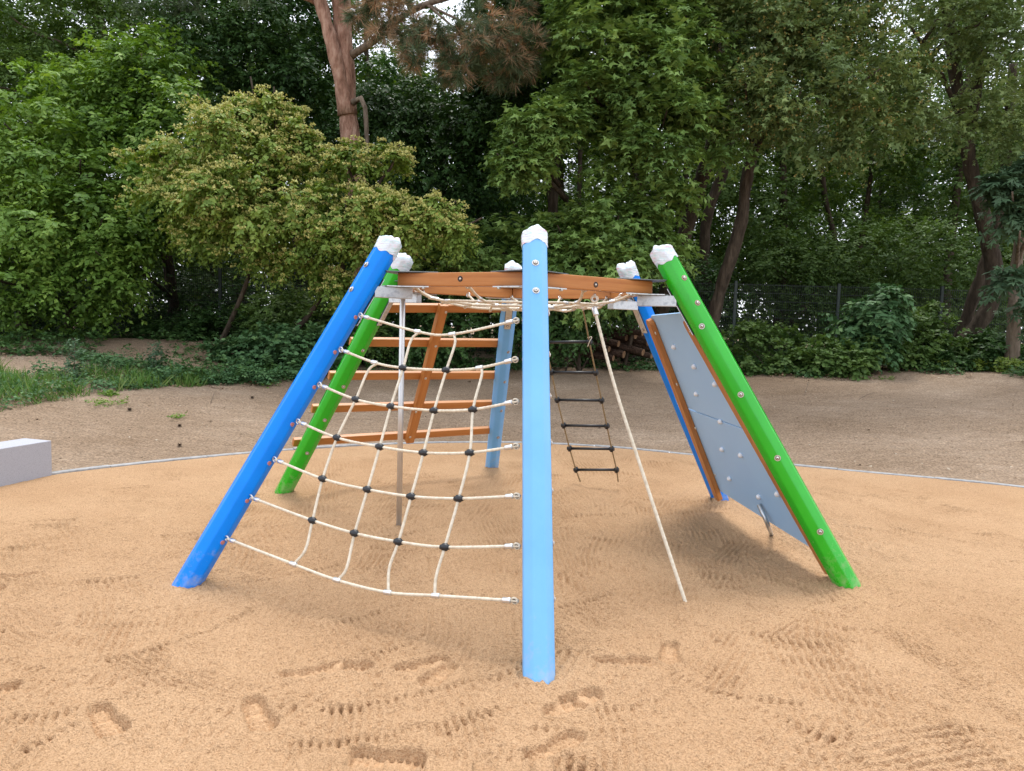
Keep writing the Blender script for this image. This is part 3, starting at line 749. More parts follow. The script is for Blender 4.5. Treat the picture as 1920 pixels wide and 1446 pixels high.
def board(p0, p1, wd, off, th=.045):
    Pq = P1 - N1 * off; a = onplane(*p0, Pq, N1); b = onplane(*p1, Pq, N1); d = nrm(b - a); w = nrm(np.cross(d, N1))
    hw = wd / 2; L = np.linalg.norm(b - a); pts = [a + w * (hw * .55), a + w * hw + d * .035, b + w * hw - d * .02, b + w * hw * .6, b - w * hw * .6, b - w * hw - d * .02, a - w * hw + d * .035, a - w * hw * .55]
    mb = MB(); mb.prism(pts, -N1 * th); return mb.build('side_board', WSB, frame, bevel=.004, loc=(a + b) / 2), a, b, w
bo, a, b, w = board((1222, 597), (1352, 934), .095, .002)
for q in [(1229, 625), (1269, 721), (1304, 803), (1341, 891)]:
    p = onplane(*q, P1 - N1 * .047, N1); mb = MB(); mb.lathe(p, -N1, [(.014, -.001), (.014, .002), (.008, .005)], 12); mb.build('screw', MAT['washer'], bo, loc=p)
bo2, a, b, w = board((1292, 597), (1562, 1072), .085, .002)
# bent steel foot under the panel
pA = onplane(1423, 946, P1 - N1 * .02, N1); pB = onplane(1440, 985, P1 - N1 * .05, N1); pC = gnd(1447, 1004, -.03)
mb = MB(); mb.tube([pA, pA * .4 + pB * .6, pB, pC], .016, 8); mb.build('panel_foot', MAT['galv'], frame, loc=pC)

# --- steel sliding pole under the left beam
pb = gnd(748, 985); pt = np.array([pb[0], pb[1], ZB0 - .012])
mb = MB(); mb.tube([pb - np.array([0, 0, .15]), pt], .022, 20); pole = mb.build('pole', MAT['steel'], frame, loc=pb)
mb = MB(); mb.box(pt + np.array([0, 0, .003]), (.06, 0, 0), (0, .09, 0), (0, 0, .003)); mb.build('pole_flange', MAT['galv'], pole, loc=pt)

# ------------------------------------------------------------------ ropes
def spline(P, step):
    P = [np.asarray(p, float) for p in P]
    if len(P) == 2: pts = P
    else:
        Q = [2 * P[0] - P[1]] + P + [2 * P[-1] - P[-2]]; pts = []
        for i in range(1, len(Q) - 2):
            for t in np.linspace(0, 1, 9)[:-1]:
                a, b, c, d = Q[i - 1], Q[i], Q[i + 1], Q[i + 2]
                pts.append(.5 * (2 * b + (c - a) * t + (2 * a - 5 * b + 4 * c - d) * t * t + (3 * b - 3 * c + d - a) * t ** 3))
        pts.append(P[-1])
    pts = np.array(pts); s = np.concatenate([[0], np.cumsum(np.linalg.norm(np.diff(pts, axis=0), axis=1))])
    n = max(2, int(s[-1] / step)); q = np.linspace(0, s[-1], n + 1)
    return np.stack([np.interp(q, s, pts[:, k]) for k in range(3)], 1), q
def rope(P, r, parent, name='rope', m='rope', strands=4, pitch=.095, step=.009, sides=12, loc=None, label=None):
    pts, q = spline(P, step); b = MB(); V = []; x = None; n = len(pts)
    for i in range(n):
        t = nrm(pts[min(i + 1, n - 1)] - pts[max(i - 1, 0)])
        if x is None:
            a = np.array([0, 0, 1.]) if abs(t[2]) < .9 else np.array([1., 0, 0]); x = nrm(np.cross(a, t))
        x = nrm(x - t * (x @ t)); y = np.cross(t, x)
        for k in range(sides):
            f = 2 * PI * k / sides; g = f - 2 * PI * q[i] / pitch
            rad = r * (.80 + .24 * abs(math.cos(strands / 2 * g))); V.append(pts[i] + rad * (math.cos(f) * x + math.sin(f) * y))
    Fc = [(i * sides + k, i * sides + (k + 1) % sides, (i + 1) * sides + (k + 1) % sides, (i + 1) * sides + k) for i in range(n - 1) for k in range(sides)]
    b.add(V, Fc, True); b.f += [tuple(range(sides))[::-1], tuple((n - 1) * sides + k for k in range(sides))]; b.sm += [False, False]
    return b.build(name, MAT[m], parent, loc=loc, label=label)
def ferrule(p, d, parent, r=.0125, h=.022, name='ferrule'):
    b = MB(); d = nrm(d); b.lathe(np.asarray(p) - d * h, d, [(r * .9, 0), (r, .003), (r * .97, h), (r, 2 * h - .003), (r * .9, 2 * h)], 12); return b.build(name, MAT['alu'], parent, loc=p)
def eye(p, d, parent, R=.016, r=.0045, m='alu', name='eye', nn=None):
    b = MB(); d = nrm(d); a = nrm(np.cross(d, [0.1, 1, .2])) if nn is None else nrm(nn)
    pts = [np.asarray(p) + R * (math.cos(q) * d + math.sin(q) * a) for q in np.linspace(0, 2 * PI, 17)]
    b.tube(pts, r, 6, caps=False); return b.build(name, MAT[m], parent, loc=p)
RR = .0083
# left side net
PN, ALN, UPN, NN = side_plane('FL', 'F', 0, 0)
net = empty('climbing_net', tuple((BASE['FL'] + BASE['F']) / 2), 'cream rope net with black ball joints between the blue and front light blue posts', 'climbing net')
def NP(x, y, off=0): return onplane(x, y, PN + NN * off, NN)
rows = [[(677, 592), (783, 622), (848, 627), (974, 600)],
        [(640, 656), (702, 680), (756, 690), (837, 694), (899, 690), (972, 673)],
        [(600, 722), (667, 749), (733, 762), (814, 770), (887, 768), (973, 752)],
        [(560, 791), (632, 821), (712, 838), (794, 849), (881, 849), (974, 836)],
        [(516, 862), (605, 898), (689, 918), (771, 931), (860, 935), (976, 930)],
        [(471, 933), (586, 976), (665, 1000), (747, 1016), (834, 1026), (976, 1024)],
        [(426, 1010), (550, 1058), (632, 1088), (727, 1111), (817, 1117), (972, 1127)]]
fl_py = [590, 655, 720, 789, 861, 931, 1008]
for i, rw in enumerate(rows):
    P = [NP(*q) for q in rw]
    rope(P, RR, net)
    # left end: pink washer, eye, ferrule
    d = nrm(P[1] - P[0]); c = axis_at_py('FL', fl_py[i]); o_, ax, out, sdv = POST['FL']; dd = d - ax * (d @ ax); dd = nrm(dd)
    cp = c + dd * (PR + .002)
    b = MB(); b.lathe(cp - dd * .004, dd, [(.015, 0), (.015, .006), (.010, .007)], 14); b.build('washer', MAT['pinkring'], net, loc=cp)
    eye(P[0] - d * .004, d, net, R=.017); ferrule(P[0] + d * .052, d, net, r=.0135, h=.02)
    d = nrm(P[-2] - P[-1]); cp = axis_at_py('F', rw[-1][1] - 2) ; o_, ax, out, sdv = POST['F']; dl_ = nrm(NP(0, 800) - NP(900, 800)); dl_ = nrm(dl_ - ax * (dl_ @ ax)); cp = cp + dl_ * (PR + .001)
    b = MB(); b.lathe(cp - dl_ * .003, dl_, [(.015, 0), (.015, .005), (.010, .006)], 14); b.build('washer', MAT['pinkring'], net, loc=cp)
    eye(P[-1] + d * .020, d, net, R=.0150, r=.0055, m='rope'); eye(P[-1] + d * .020, d, net, R=.0095, r=.0055, m='black', name='thimble'); ferrule(P[-1] + d * .062, d, net, r=.0145, h=.022)
    for j, q in enumerate(rw[1:-1]):
        p = NP(*q); dn = nrm(P[j + 2] - P[j])
        if i in (0, 6) or (i == 1 and j in (0, 3)): ferrule(p, dn, net, r=.0145, h=.022, name='tee_clamp')
        else:
            b = MB(); b.lathe(p - dn * .026, dn, [(.013, 0), (.0145, .008), (.0205, .014), (.0215, .026), (.0205, .038), (.0145, .044), (.013, .052)], 14)
            b.build('ball_joint', MAT['black'], net, loc=p)
cols_ = [[(708, 681), (690, 696), (667, 749), (632, 821), (605, 898), (586, 976), (573, 1030), (553, 1056)],
         [(786, 622), (770, 640), (756, 690), (733, 762), (712, 838), (689, 918), (665, 1000), (650, 1065), (635, 1086)],
         [(851, 628), (853, 645), (837, 694), (814, 770), (794, 849), (771, 931), (747, 1016), (730, 1065), (728, 1109)],
         [(902, 691), (903, 705), (887, 768), (881, 849), (860, 935), (834, 1026), (818, 1080), (815, 1115)]]
for cc in cols_: rope([NP(*q) for q in cc], RR, net)

# net slung inside the ring
hn = empty('hammock_net', (HC[0], HC[1], 1.8), 'sagging tangle of cream net ropes slung inside the orange wooden ring', 'hammock net')
def hp(ang, r, z=None):
    R = .93; zz = 1.735 + .105 * (r / R) ** 2.2 if z is None else z
    return np.array([HC[0] + r * math.cos(ang), HC[1] + r * math.sin(ang), zz])
a0 = math.atan2(*(outer['F'] - HC)[:2][::-1])
rh = random.Random(3)
for k in range(12):
    an = a0 + k * PI / 6; R = .90 if k % 2 == 0 else .79
    P = [hp(an + rh.uniform(-.03, .03), R, 1.86)] + [hp(an + rh.uniform(-.08, .08), r) + np.array([0, 0, rh.uniform(-.012, .012)]) for r in (R * .82, R * .55, R * .3, .08)]
    rope(P, .0095, hn, sides=10)
    ferrule(P[1], P[2] - P[1], hn)
    eye(P[0], P[0] - P[1], hn, R=.018, r=.005)
for rr in (.24, .45, .64):
    P = [hp(a0 + k * PI / 6 + rh.uniform(-.06, .06), rr * (1 if k % 2 == 0 else .93)) + np.array([0, 0, rh.uniform(-.02, .012)]) for k in range(12)]; P.append(P[0])
    rope(P, .0095, hn, sides=10)
    for k in range(0, 12): ferrule(P[k], P[k + 1] - P[k], hn, name='tee_clamp')

# single climbing rope on the front right beam
dd = nrm(outer['FR'] - outer['F']); nf = nrm(np.cross(dd, [0, 0, 1.])); ptop = onplane(1115, 556, (outer['F'] + outer['FR']) / 2 - nf * np.sign(nf @ (outer['F'] - HC)) * .05, nf)
pbot = gnd(1288, 1137, -.02)
mid = (ptop + pbot) / 2
r1 = empty('climbing_rope', tuple(pbot), 'single thick cream rope hanging slanted from the right front beam down to the sand', 'rope')
ps = ptop - np.array([0, 0, .08])
rope([ps + (pbot - ps) * .0, ps * .72 + pbot * .28 + np.array([-.02, 0, -.012]), ps * .4 + pbot * .6 + np.array([-.012, 0, -.012]), pbot + (pbot - ps) * .02], .0112, r1, pitch=.11)
b = MB(); b.tube([ptop + np.array([0, 0, .02]), ptop], .008, 8); b.build('hook', MAT['steel'], r1)
eye(ptop - np.array([0, 0, .018]), (0, 0, 1), r1, R=.022, r=.007, m='rope'); eye(ptop - np.array([0, 0, .018]), (0, 0, 1), r1, R=.015, r=.005, m='steel', name='thimble')
ferrule(ps + (pbot - ps) * .012, ps - pbot, r1, r=.021, h=.03)

# rope ladder between the two back posts
PLd, _, _, NL = side_plane('B', 'BR', -.12, -.12)
rl = empty('rope_ladder', tuple(gnd(1120, 893)), 'brown rope ladder with black rubber rungs hanging behind the front post', 'rope ladder')
LP = lambda x, y: onplane(x, y, PLd, NL)
rungs = [(1021, 642, 1105, 641), (1034, 698, 1117, 699), (1045, 750, 1128, 751), (1057, 798, 1138, 799), (1068, 841, 1147, 842), (1080, 881, 1156, 881)]
for (xa, ya, xb, yb) in rungs:
    a, b_ = LP(xa, ya), LP(xb, yb); d = nrm(b_ - a)
    b = MB(); b.tube([a, b_], .0135, 12); g = b.build('rung', MAT['black'], rl, loc=(a + b_) / 2)
    for p in (a, b_):
        b = MB(); b.tube([p - d * .022, p + d * .022], .021, 10); b.tube([p - np.array([0, 0, .03]), p + np.array([0, 0, .03])], .016, 8); b.build('rung_end', MAT['black'], g, loc=p)
rope([LP(1006, 575)] + [LP(q[0], q[1]) for q in rungs] + [LP(1088, 903)], .0075, rl, m='oldrope', sides=8)
rope([LP(1093, 580), LP(1099, 610)] + [LP(q[2], q[3]) for q in rungs] + [LP(1159, 903)], .0075, rl, m='oldrope', sides=8)
ferrule(LP(1093, 578), LP(1093, 578) - LP(1099, 610), rl, r=.013, h=.02)
q = LP(1105, 638); rope([q + np.array([-.02, -.01, .02]), q + np.array([.02, -.02, .03]), q + np.array([.0, -.03, -.01]), q + np.array([-.015, -.02, -.06])], .004, rl, name='knot', sides=6)

# ------------------------------------------------------------------ granite block on the kerb
A_ = gnd(98, 893)[:2]; dr = nrm(gnd(0, 914)[:2] - A_); pp = np.array([dr[1], -dr[0]]); pp = pp if pp[0] < 0 else -pp
dr3 = np.array([*dr, 0]); pp3 = np.array([*pp, 0]); A3 = np.array([*A_, 0])
b = MB(); L = .95; W = .34; Hh = .355
b.box(A3 + dr3 * L / 2 + pp3 * W / 2 + np.array([0, 0, Hh / 2 - .05]), dr3 * L / 2, pp3 * W / 2, np.array([0, 0, Hh / 2 + .05]))
o = b.build('stone_block', MAT['granite'], bevel=.006, loc=A3)
tag(o, 'low lilac-grey granite block standing on the sand pit edge at the left', 'stone block')

#@@FOLIAGE@@
# ------------------------------------------------------------------ foliage
LEAF = {   # template vertices (side, along, lift) and faces
    'oval': ([(0, 0, 0), (-.30, .42, .07), (0, 1, -.10), (.30, .42, .07)], [(0, 2, 1), (0, 3, 2)]),
    'broad': ([(0, 0, 0), (-.42, .30, .06), (-.28, .72, .03), (0, 1, -.08), (.28, .72, .03), (.42, .30, .06)], [(0, 3, 2), (0, 2, 1), (0, 4, 3), (0, 5, 4)]),
    'maple': ([(0, 0, 0), (-.66, .34, -.05), (-.20, .46, .06), (0, 1.05, -.10), (.20, .46, .06), (.66, .34, -.05)],
              [(0, 2, 1), (0, 4, 2), (2, 4, 3), (0, 5, 4)]),
    'palm': ([(0, 0, 0), (-.75, .15, -.1), (-.55, .42, -.06), (-.5, .85, -.14), (-.14, .7, 0), (0, 1.15, -.14), (.14, .7, 0), (.5, .85, -.14), (.55, .42, -.06), (.75, .15, -.1)],
             [(0, 2, 1), (0, 4, 3), (0, 6, 5), (0, 5, 4), (0, 7, 6), (0, 9, 8)]),
    'needle': ([(-.028, 0, 0), (.028, 0, 0), (0, 1, 0)], [(0, 1, 2)]),
    'blade': ([(-.03, 0, 0), (.03, 0, 0), (.02, .6, .06), (-.02, .6, .06), (0, 1, .22)], [(0, 1, 2), (0, 2, 3), (3, 2, 4)]),
    'bud': ([(-.4, 0, 0), (.4, .1, 0), (.1, .8, .3), (-.2, .5, -.4)], [(0, 1, 2), (0, 2, 3)]),
}
def unit(a): return a / np.maximum(1e-9, np.linalg.norm(a, axis=-1, keepdims=True))
def leaves_mesh(name, groups, mats):
    """groups: list of (kind, P, along, normal, size, rnd, material index)"""
    VV = []; FF = []; RN = []; MI = []; b = 0
    for kind, P, A, Nn, S, rnd, mi in groups:
        tv, tf = LEAF[kind]; tv = np.array(tv); tf = np.array(tf)
        A = unit(A); Sd = unit(np.cross(A, Nn)); Nn = np.cross(Sd, A)
        V = P[:, None, :] + S[:, None, None] * (tv[None, :, 0:1] * Sd[:, None, :] + tv[None, :, 1:2] * A[:, None, :] + tv[None, :, 2:3] * Nn[:, None, :])
        n = len(P); k = len(tv)
        FF.append((np.arange(n)[:, None, None] * k + tf[None]).reshape(-1, 3) + b); b += n * k
        VV.append(V.reshape(-1, 3)); RN.append(np.repeat(rnd, k)); MI.append(np.full(n * len(tf), mi))
    V = np.concatenate(VV); Fc = np.concatenate(FF)
    me = bpy.data.meshes.new(name)
    me.vertices.add(len(V)); me.vertices.foreach_set('co', V.astype(np.float32).ravel())
    me.loops.add(Fc.size); me.loops.foreach_set('vertex_index', Fc.astype(np.int32).ravel())
    me.polygons.add(len(Fc)); me.polygons.foreach_set('loop_start', np.arange(0, Fc.size, 3, dtype=np.int32))
    for m in mats: me.materials.append(m)
    me.polygons.foreach_set('material_index', np.concatenate(MI).astype(np.int32))
    at_ = me.attributes.new('rnd', 'FLOAT', 'POINT'); at_.data.foreach_set('value', np.concatenate(RN).astype(np.float32))
    me.update(calc_edges=True)
    global NTRI; NTRI += len(Fc); print('TRI', name, len(Fc))
    return me
NTRI = 0
def clump_points(clumps, n, g, shell=.45, noise_scale=.8, thr=-.3, sub=.30, per_sub=11):
    """twig roots: big clumps broken into bunches, bunches into twigs, with gaps between"""
    C = np.array([c[0] for c in clumps]); R = np.array([c[1] for c in clumps])
    w = (R[:, 0] * R[:, 1] + R[:, 1] * R[:, 2] + R[:, 0] * R[:, 2]) * np.array([c[2] if len(c) > 2 else 1 for c in clumps]); w = w / w.sum()
    N3 = Noise(int(g.integers(1e6)), noise_scale, 12)
    P = []; D = []; tot = 0
    while tot < n:
        m = max(4, int(n * 1.6 / per_sub)); k = g.choice(len(C), m, p=w); d = unit(g.normal(size=(m, 3)))
        r = shell + (1.0 - shell) * g.random(m) ** .6; r = r * (1 + .14 * g.normal(size=m))
        p = C[k] + d * R[k] * r[:, None]; keep = N3(p) > thr; p = p[keep]; o = unit(d / R[k])[keep]; m = len(p)
        sr = sub * g.lognormal(0, .35, m) * np.minimum(1, R[k][keep].min(axis=1) * 1.6)
        d2 = unit(g.normal(size=(m, per_sub, 3)) + o[:, None] * .55 + np.array([0, 0, .25]))
        q = p[:, None] + d2 * (sr[:, None] * g.uniform(.35, 1.0, (m, per_sub)))[..., None] * np.array([1.15, 1.15, .75])
        P.append(q.reshape(-1, 3)); D.append(unit(d2 * .8 + o[:, None] * .45).reshape(-1, 3)); tot += m * per_sub
    P = np.concatenate(P); D = np.concatenate(D)
    return P[:n], D[:n]
def twigs(P, D, g, kind, per, L, size, droop=.3, flat=.6, mi=0, up=.25, sz_var=.25, rnd_base=None, flow=None):
    """alternate leaves along short twigs that start at P and point out along D"""
    n = len(P)
    d = unit(D * .8 + g.normal(size=(n, 3)) * .45 + np.array([0, 0, up]))
    t = (np.arange(per) + .5) / per
    t = np.clip(t[None] + g.normal(size=(n, per)) * .04, 0, 1.05)
    sag = np.zeros((n, per, 3)); sag[..., 2] = -droop * L * t ** 2
    Q = P[:, None] + d[:, None] * (t * L)[..., None] + sag
    side = unit(np.cross(d, np.array([0, 0, 1.])) + 1e-6)
    sg = np.where(np.arange(per) % 2 == 0, 1, -1)[None, :, None]
    A = unit(d[:, None] * .55 + side[:, None] * sg * .8 + g.normal(size=(n, per, 3)) * .25 + np.array([0, 0, -droop * .9]))
    Nn = unit(np.array([0, 0, 1.]) * flat + D[:, None] * (1 - flat) * 1.2 + g.normal(size=(n, per, 3)) * .28)
    S = size * (1 + sz_var * g.normal(size=(n, per))).clip(.4, 1.7) * (1 - .35 * t)
    rb = (g.random(n) if rnd_base is None else rnd_base)[:, None]
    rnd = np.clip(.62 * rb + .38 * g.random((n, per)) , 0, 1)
    Nn = np.broadcast_to(Nn, Q.shape)
    return (kind, Q.reshape(-1, 3), A.reshape(-1, 3), Nn.reshape(-1, 3), S.ravel(), rnd.ravel(), mi), (Q[:, -1], d, rb[:, 0])

LM = dict(
    bright=leaf_mat('bright_green_leaf', [(0, (.060, .130, .018)), (.5, (.120, .225, .028)), (1, (.23, .35, .05))]),
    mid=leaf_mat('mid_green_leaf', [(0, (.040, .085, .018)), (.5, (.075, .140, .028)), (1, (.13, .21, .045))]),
    yellow=leaf_mat('yellow_green_leaf', [(0, (.085, .155, .022)), (.5, (.165, .250, .036)), (1, (.27, .35, .06))]),
    flower=leaf_mat('tan_yellow_flower', [(0, (.34, .35, .09)), (.5, (.47, .46, .15)), (1, (.60, .56, .22))], trans=.15),
    maple=leaf_mat('maple_leaf', [(0, (.075, .145, .034)), (.5, (.145, .245, .055)), (1, (.26, .38, .09))]),
    field=leaf_mat('grey_olive_leaf', [(0, (.065, .110, .032)), (.5, (.125, .185, .055)), (1, (.22, .29, .09))]),
    samara=leaf_mat('yellow_brown_key', [(0, (.20, .17, .05)), (1, (.34, .28, .09))], trans=.2),
    dark=leaf_mat('dark_green_leaf', [(0, (.020, .050, .014)), (.5, (.040, .092, .024)), (1, (.075, .145, .036))], trans=.2),  # dark green, albedo lowered further to paint deep shade
    back=leaf_mat('shaded_wood_leaf', [(0, (.035, .075, .016)), (.5, (.070, .130, .024)), (1, (.14, .21, .035))], trans=.45),  # albedo kept low to paint the shade inside the wood
    pine=leaf_mat('pine_needle', [(0, (.060, .095, .045)), (1, (.130, .175, .085))], trans=.1),
    deadpine=leaf_mat('dead_pine_needle', [(0, (.22, .17, .10)), (.7, (.40, .27, .16)), (1, (.60, .30, .12))], trans=.1),
    chestnut=leaf_mat('blue_green_palm_leaf', [(0, (.040, .085, .042)), (1, (.085, .150, .070))], trans=.2),
    ivy=leaf_mat('ivy_leaf', [(0, (.030, .075, .020)), (.6, (.055, .125, .030)), (1, (.10, .19, .05))], trans=.15, rough=.4),
    bramble=leaf_mat('bramble_leaf', [(0, (.045, .110, .040)), (.6, (.075, .165, .060)), (1, (.14, .25, .08))], trans=.2),
    grass=leaf_mat('grass_blade', [(0, (.06, .14, .025)), (.6, (.11, .22, .045)), (1, (.24, .30, .10))], trans=.3),
    dryleaf=leaf_mat('dry_leaf', [(0, (.10, .055, .03)), (.6, (.20, .12, .07)), (1, (.34, .25, .15))], trans=0),
)
def crown_obj(name, groups, mats, parent, kind='stuff'):
    me = leaves_mesh(name, groups, mats); o = bpy.data.objects.new(name, me); link(o, parent)
    # mesh is in world space: shift to the parent's origin
    if parent is not None:
        l = wloc(parent); me.transform(Matrix.Translation(-l))
    return o
def limb(parent, pts, r0_, r1_, m, name='trunk', n=10, wob_=.03, seed=0):
    g = np.random.default_rng(seed + 100); pts2, q = spline(pts, .22)
    t = q / q[-1]; rad = (r0_ + (r1_ - r0_) * t) * (1 + .06 * g.normal(size=len(t)))
    rad[0] *= 1.25
    off = np.cumsum(g.normal(size=(len(t), 3)), axis=0) * wob_ * .25 * np.minimum(1, t * 5)[:, None] * (1 - t)[:, None]
    b = MB(); b.tube(list(pts2 + off), list(rad), n); return b.build(name, m, parent)
def base_z(x, y): return tz(x, y) - .05
def C(px, py, Y, rx, rz, ry=None, w=1.):
    """clump centred on a line of sight at forward distance Y"""
    p = at(px, py, Y); return (p, np.array([rx, ry if ry else (rx + rz) / 2, rz]), w)
def tree(name, label, cat, trunks, clumps, n, kind, mats, size, per=9, L=.42, bark='bark', seed=0, shell=.45, thr=-.3, noise=.8, droop=.35, flat=.6, group=None,
         extra=None, branches=6, up=.25, shade=None):
    g = np.random.default_rng(seed)
    b0 = trunks[0][0][0]; root = empty(name, (b0[0], b0[1], b0[2]), label, cat, group)
    for i, (pts, ra, rb) in enumerate(trunks): limb(root, pts, ra, rb, MAT[bark], 'trunk' if i == 0 or (len(pts[0]) == 3 and pts[0][2] < base_z(pts[0][0], pts[0][1]) + .3) else 'limb', seed=seed * 10 + i)
    # limbs into the crown
    tp = np.concatenate([spline(t[0], .3)[0] for t in trunks]); cs = [c[0] for c in clumps]
    for i, c in enumerate(cs[:branches]):
        dlt = tp - c; sc_ = np.linalg.norm(dlt, axis=1) + 2.2 * np.maximum(0, dlt[:, 2] + .4); k = int(np.argmin(sc_)); s = tp[k]
        if np.linalg.norm(c - s) < .5: continue
        m = (s + c) / 2 + np.array([0, 0, .2]); limb(root, [s, m, c, c + (c - s) * .25 + np.array([0, 0, .1])], .055, .015, MAT[bark], 'limb', n=6, seed=seed * 31 + i)
    P, D = clump_points(clumps, n, g, shell, noise, thr)
    nv = Noise(seed + 5, 1.7, 10)
    rb = np.clip(.5 + .22 * nv(P) + .18 * D[:, 2] + .14 * g.normal(size=n), 0, 1)  # upward twigs get lighter leaves: top light put into the colour
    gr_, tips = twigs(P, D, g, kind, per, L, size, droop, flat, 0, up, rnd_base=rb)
    groups = [gr_]; ml = [LM[mats[0]]]
    if extra: 
        eg, em = extra(P, D, tips, g); groups += eg; ml += em
    crown_obj('crown', groups, ml, root)['kind'] = 'stuff'
    return root
def flowers(every, npf, size, mat_key, spread=.07):
    def f(P, D, tips, g):
        q, d, rb = tips; k = g.random(len(q)) < every; q = q[k]; n = len(q)
        pts = q[:, None] + g.normal(size=(n, npf, 3)) * spread * np.array([1, 1, .45]) + np.array([0, 0, .04])
        pts = pts.reshape(-1, 3); m = len(pts)
        return [('bud', pts, g.normal(size=(m, 3)), g.normal(size=(m, 3)) + [0, 0, .8], np.full(m, size) * (1 + .3 * g.normal(size=m)), g.random(m), 1)], [LM[mat_key]]
    return f
def T(px, py, Y): return at(px, py, Y)
def G(x, y, dz=-.1): return np.array([x, y, tz(x, y) + dz])
def xat(px, Y): return (px - 960) / F * Y * 1.0

# --- bright green trees at the left
def trunk_up(x, y, top, ra=.14, rb=.05, mid=None):
    P = [G(x, y)] + ([mid] if mid is not None else []) + [top]; return (P, ra, rb)
tree('bushy_tree', 'bright green bushy tree at the left edge with long drooping leafy boughs', 'tree', [trunk_up(-11.8, 17.2, T(60, 200, 17), .17), trunk_up(-10.6, 17.0, T(160, 250, 16.6), .10)],
     [C(40, 260, 15.5, 1.6, 1.2), C(150, 330, 15.2, 1.5, 1.1), C(-60, 420, 15.0, 1.5, 1.3), C(70, 430, 14.8, 1.4, 1.0), C(180, 440, 15.0, 1.2, .9), C(10, 530, 14.2, .9, .6), C(60, 560, 14.5, .8, .5), C(200, 520, 15.2, 1.0, .55), C(130, 600, 15.4, 1.0, .5),
      C(-180, 300, 15.5, 1.8, 1.8), C(-160, 520, 15, 1.4, .9)], 4300, 'oval', ['bright'], .14, per=9, seed=1, thr=.0, noise=.7, shell=.3, droop=.6, L=.5)
tree('bushy_tree', 'tall bright green tree just left of the yellow-green flowering tree', 'tree', [trunk_up(-8.6, 18.4, T(265, 100, 18), .16)],
     [C(240, 210, 16.5, 1.5, 1.1), C(320, 250, 16.3, 1.2, 1.2), C(290, 130, 16.8, 1.1, .9), C(250, 360, 16, 1.2, .9), C(260, 440, 15.5, .9, .5), C(215, 500, 15, .6, .5), C(335, 340, 16.4, 1.0, 1.0), C(180, 180, 17, 1.2, .9)],
     3000, 'oval', ['bright'], .14, per=9, seed=2, thr=.0, noise=.7, shell=.3, droop=.6, L=.5)
tree('tall_tree', 'tall loose tree with a pale trunk in the top left corner', 'tree', [trunk_up(-14.6, 22, T(165, -60, 21.5), .20, .13, T(200, 200, 21.5))],
     [C(60, 60, 19.5, 2.4, 1.4), C(200, 100, 20, 2.2, 1.2), C(-60, 150, 19.5, 2.2, 1.3), C(110, 170, 19, 1.6, .7), C(330, 30, 20.5, 2.0, 1.2), C(60, -90, 20, 3, 1.5), C(260, -100, 20, 3, 1.5), C(-40, 30, 19.5, 2.4, 1.2), C(30, 230, 19, 2, .8), C(300, 200, 19, 1.4, .8)],
     5000, 'oval', ['mid'], .13, per=8, bark='palebark', seed=3, thr=.15, noise=1.1, droop=.4, L=.5)
# --- yellow-green flowering tree, two stems
def umbels(P, D, tips, g):
    q, d, rb = tips; k = (d[:, 2] > -.05) & (g.random(len(q)) < .8); q = q[k] + [0, 0, .07]; n = len(q)
    a = g.uniform(0, 6.28, (n, 15)); r = .085 * np.sqrt(g.random((n, 15))); pts = q[:, None] + np.stack([r * np.cos(a), r * np.sin(a), .03 * (1 - (r / .085) ** 2) + .01 * g.normal(size=r.shape)], -1)
    pts = pts.reshape(-1, 3); m = len(pts)
    return [('bud', pts, g.normal(size=(m, 3)), g.normal(size=(m, 3)) * .6 + [0, 0, 1.], .040 * (1 + .3 * g.normal(size=m)).clip(.4, 2), np.clip(np.repeat(g.random(n), 15) * .6 + .4 * g.random(m), 0, 1), 1)], [LM['flower']]
tree('flowering_tree', 'yellow-green tree covered in tan flower heads left of the pine trunk', 'tree', [([G(-5.15, 14.6), T(600, 560, 14.4), T(575, 470, 14.3), T(520, 380, 14.2)], .07, .03), ([G(-6.2, 14.9), T(470, 500, 14.6), T(440, 380, 14.4)], .06, .03)],
     [C(440, 290, 13.9, 1.15, .75), C(385, 225, 13.9, .3, .22), C(310, 300, 13.8, .55, .25), C(515, 215, 14.1, .26, .45), C(560, 270, 14.1, .25, .4), C(480, 200, 14.1, .3, .2), C(330, 370, 13.8, .7, .45), C(470, 380, 13.5, 1.15, .6), C(390, 440, 13.8, .75, .3), C(560, 340, 14.0, .5, .4), C(575, 430, 13.6, .7, .4), C(500, 470, 14.0, .5, .3), C(560, 520, 14.0, .35, .4), C(270, 300, 13.8, .22, .16)],
     3000, 'oval', ['yellow'], .115, per=9, seed=4, thr=-.1, noise=.5, shell=.25, droop=.75, L=.30, extra=umbels)
tree('flowering_tree', 'smaller yellow-green flowering tree spreading right in front of the pine trunk', 'tree', [([G(-4.2, 15.0), T(672, 590, 14.2), T(640, 500, 14.0), T(680, 420, 13.8)], .06, .03)],
     [C(650, 400, 13.4, .7, .45), C(740, 400, 13.3, .7, .35), C(815, 400, 13.3, .35, .3), C(850, 430, 13.2, .4, .12), C(650, 310, 13.6, .35, .35), C(735, 310, 13.7, .35, .28), C(800, 370, 13.5, .15, .3), C(610, 470, 13.4, .55, .35), C(700, 460, 13.6, .5, .25), C(780, 450, 13.4, .4, .15), C(640, 540, 13.9, .35, .25)],
     1700, 'oval', ['yellow'], .115, per=9, seed=5, thr=-.1, noise=.5, shell=.25, droop=.75, L=.30, extra=umbels)
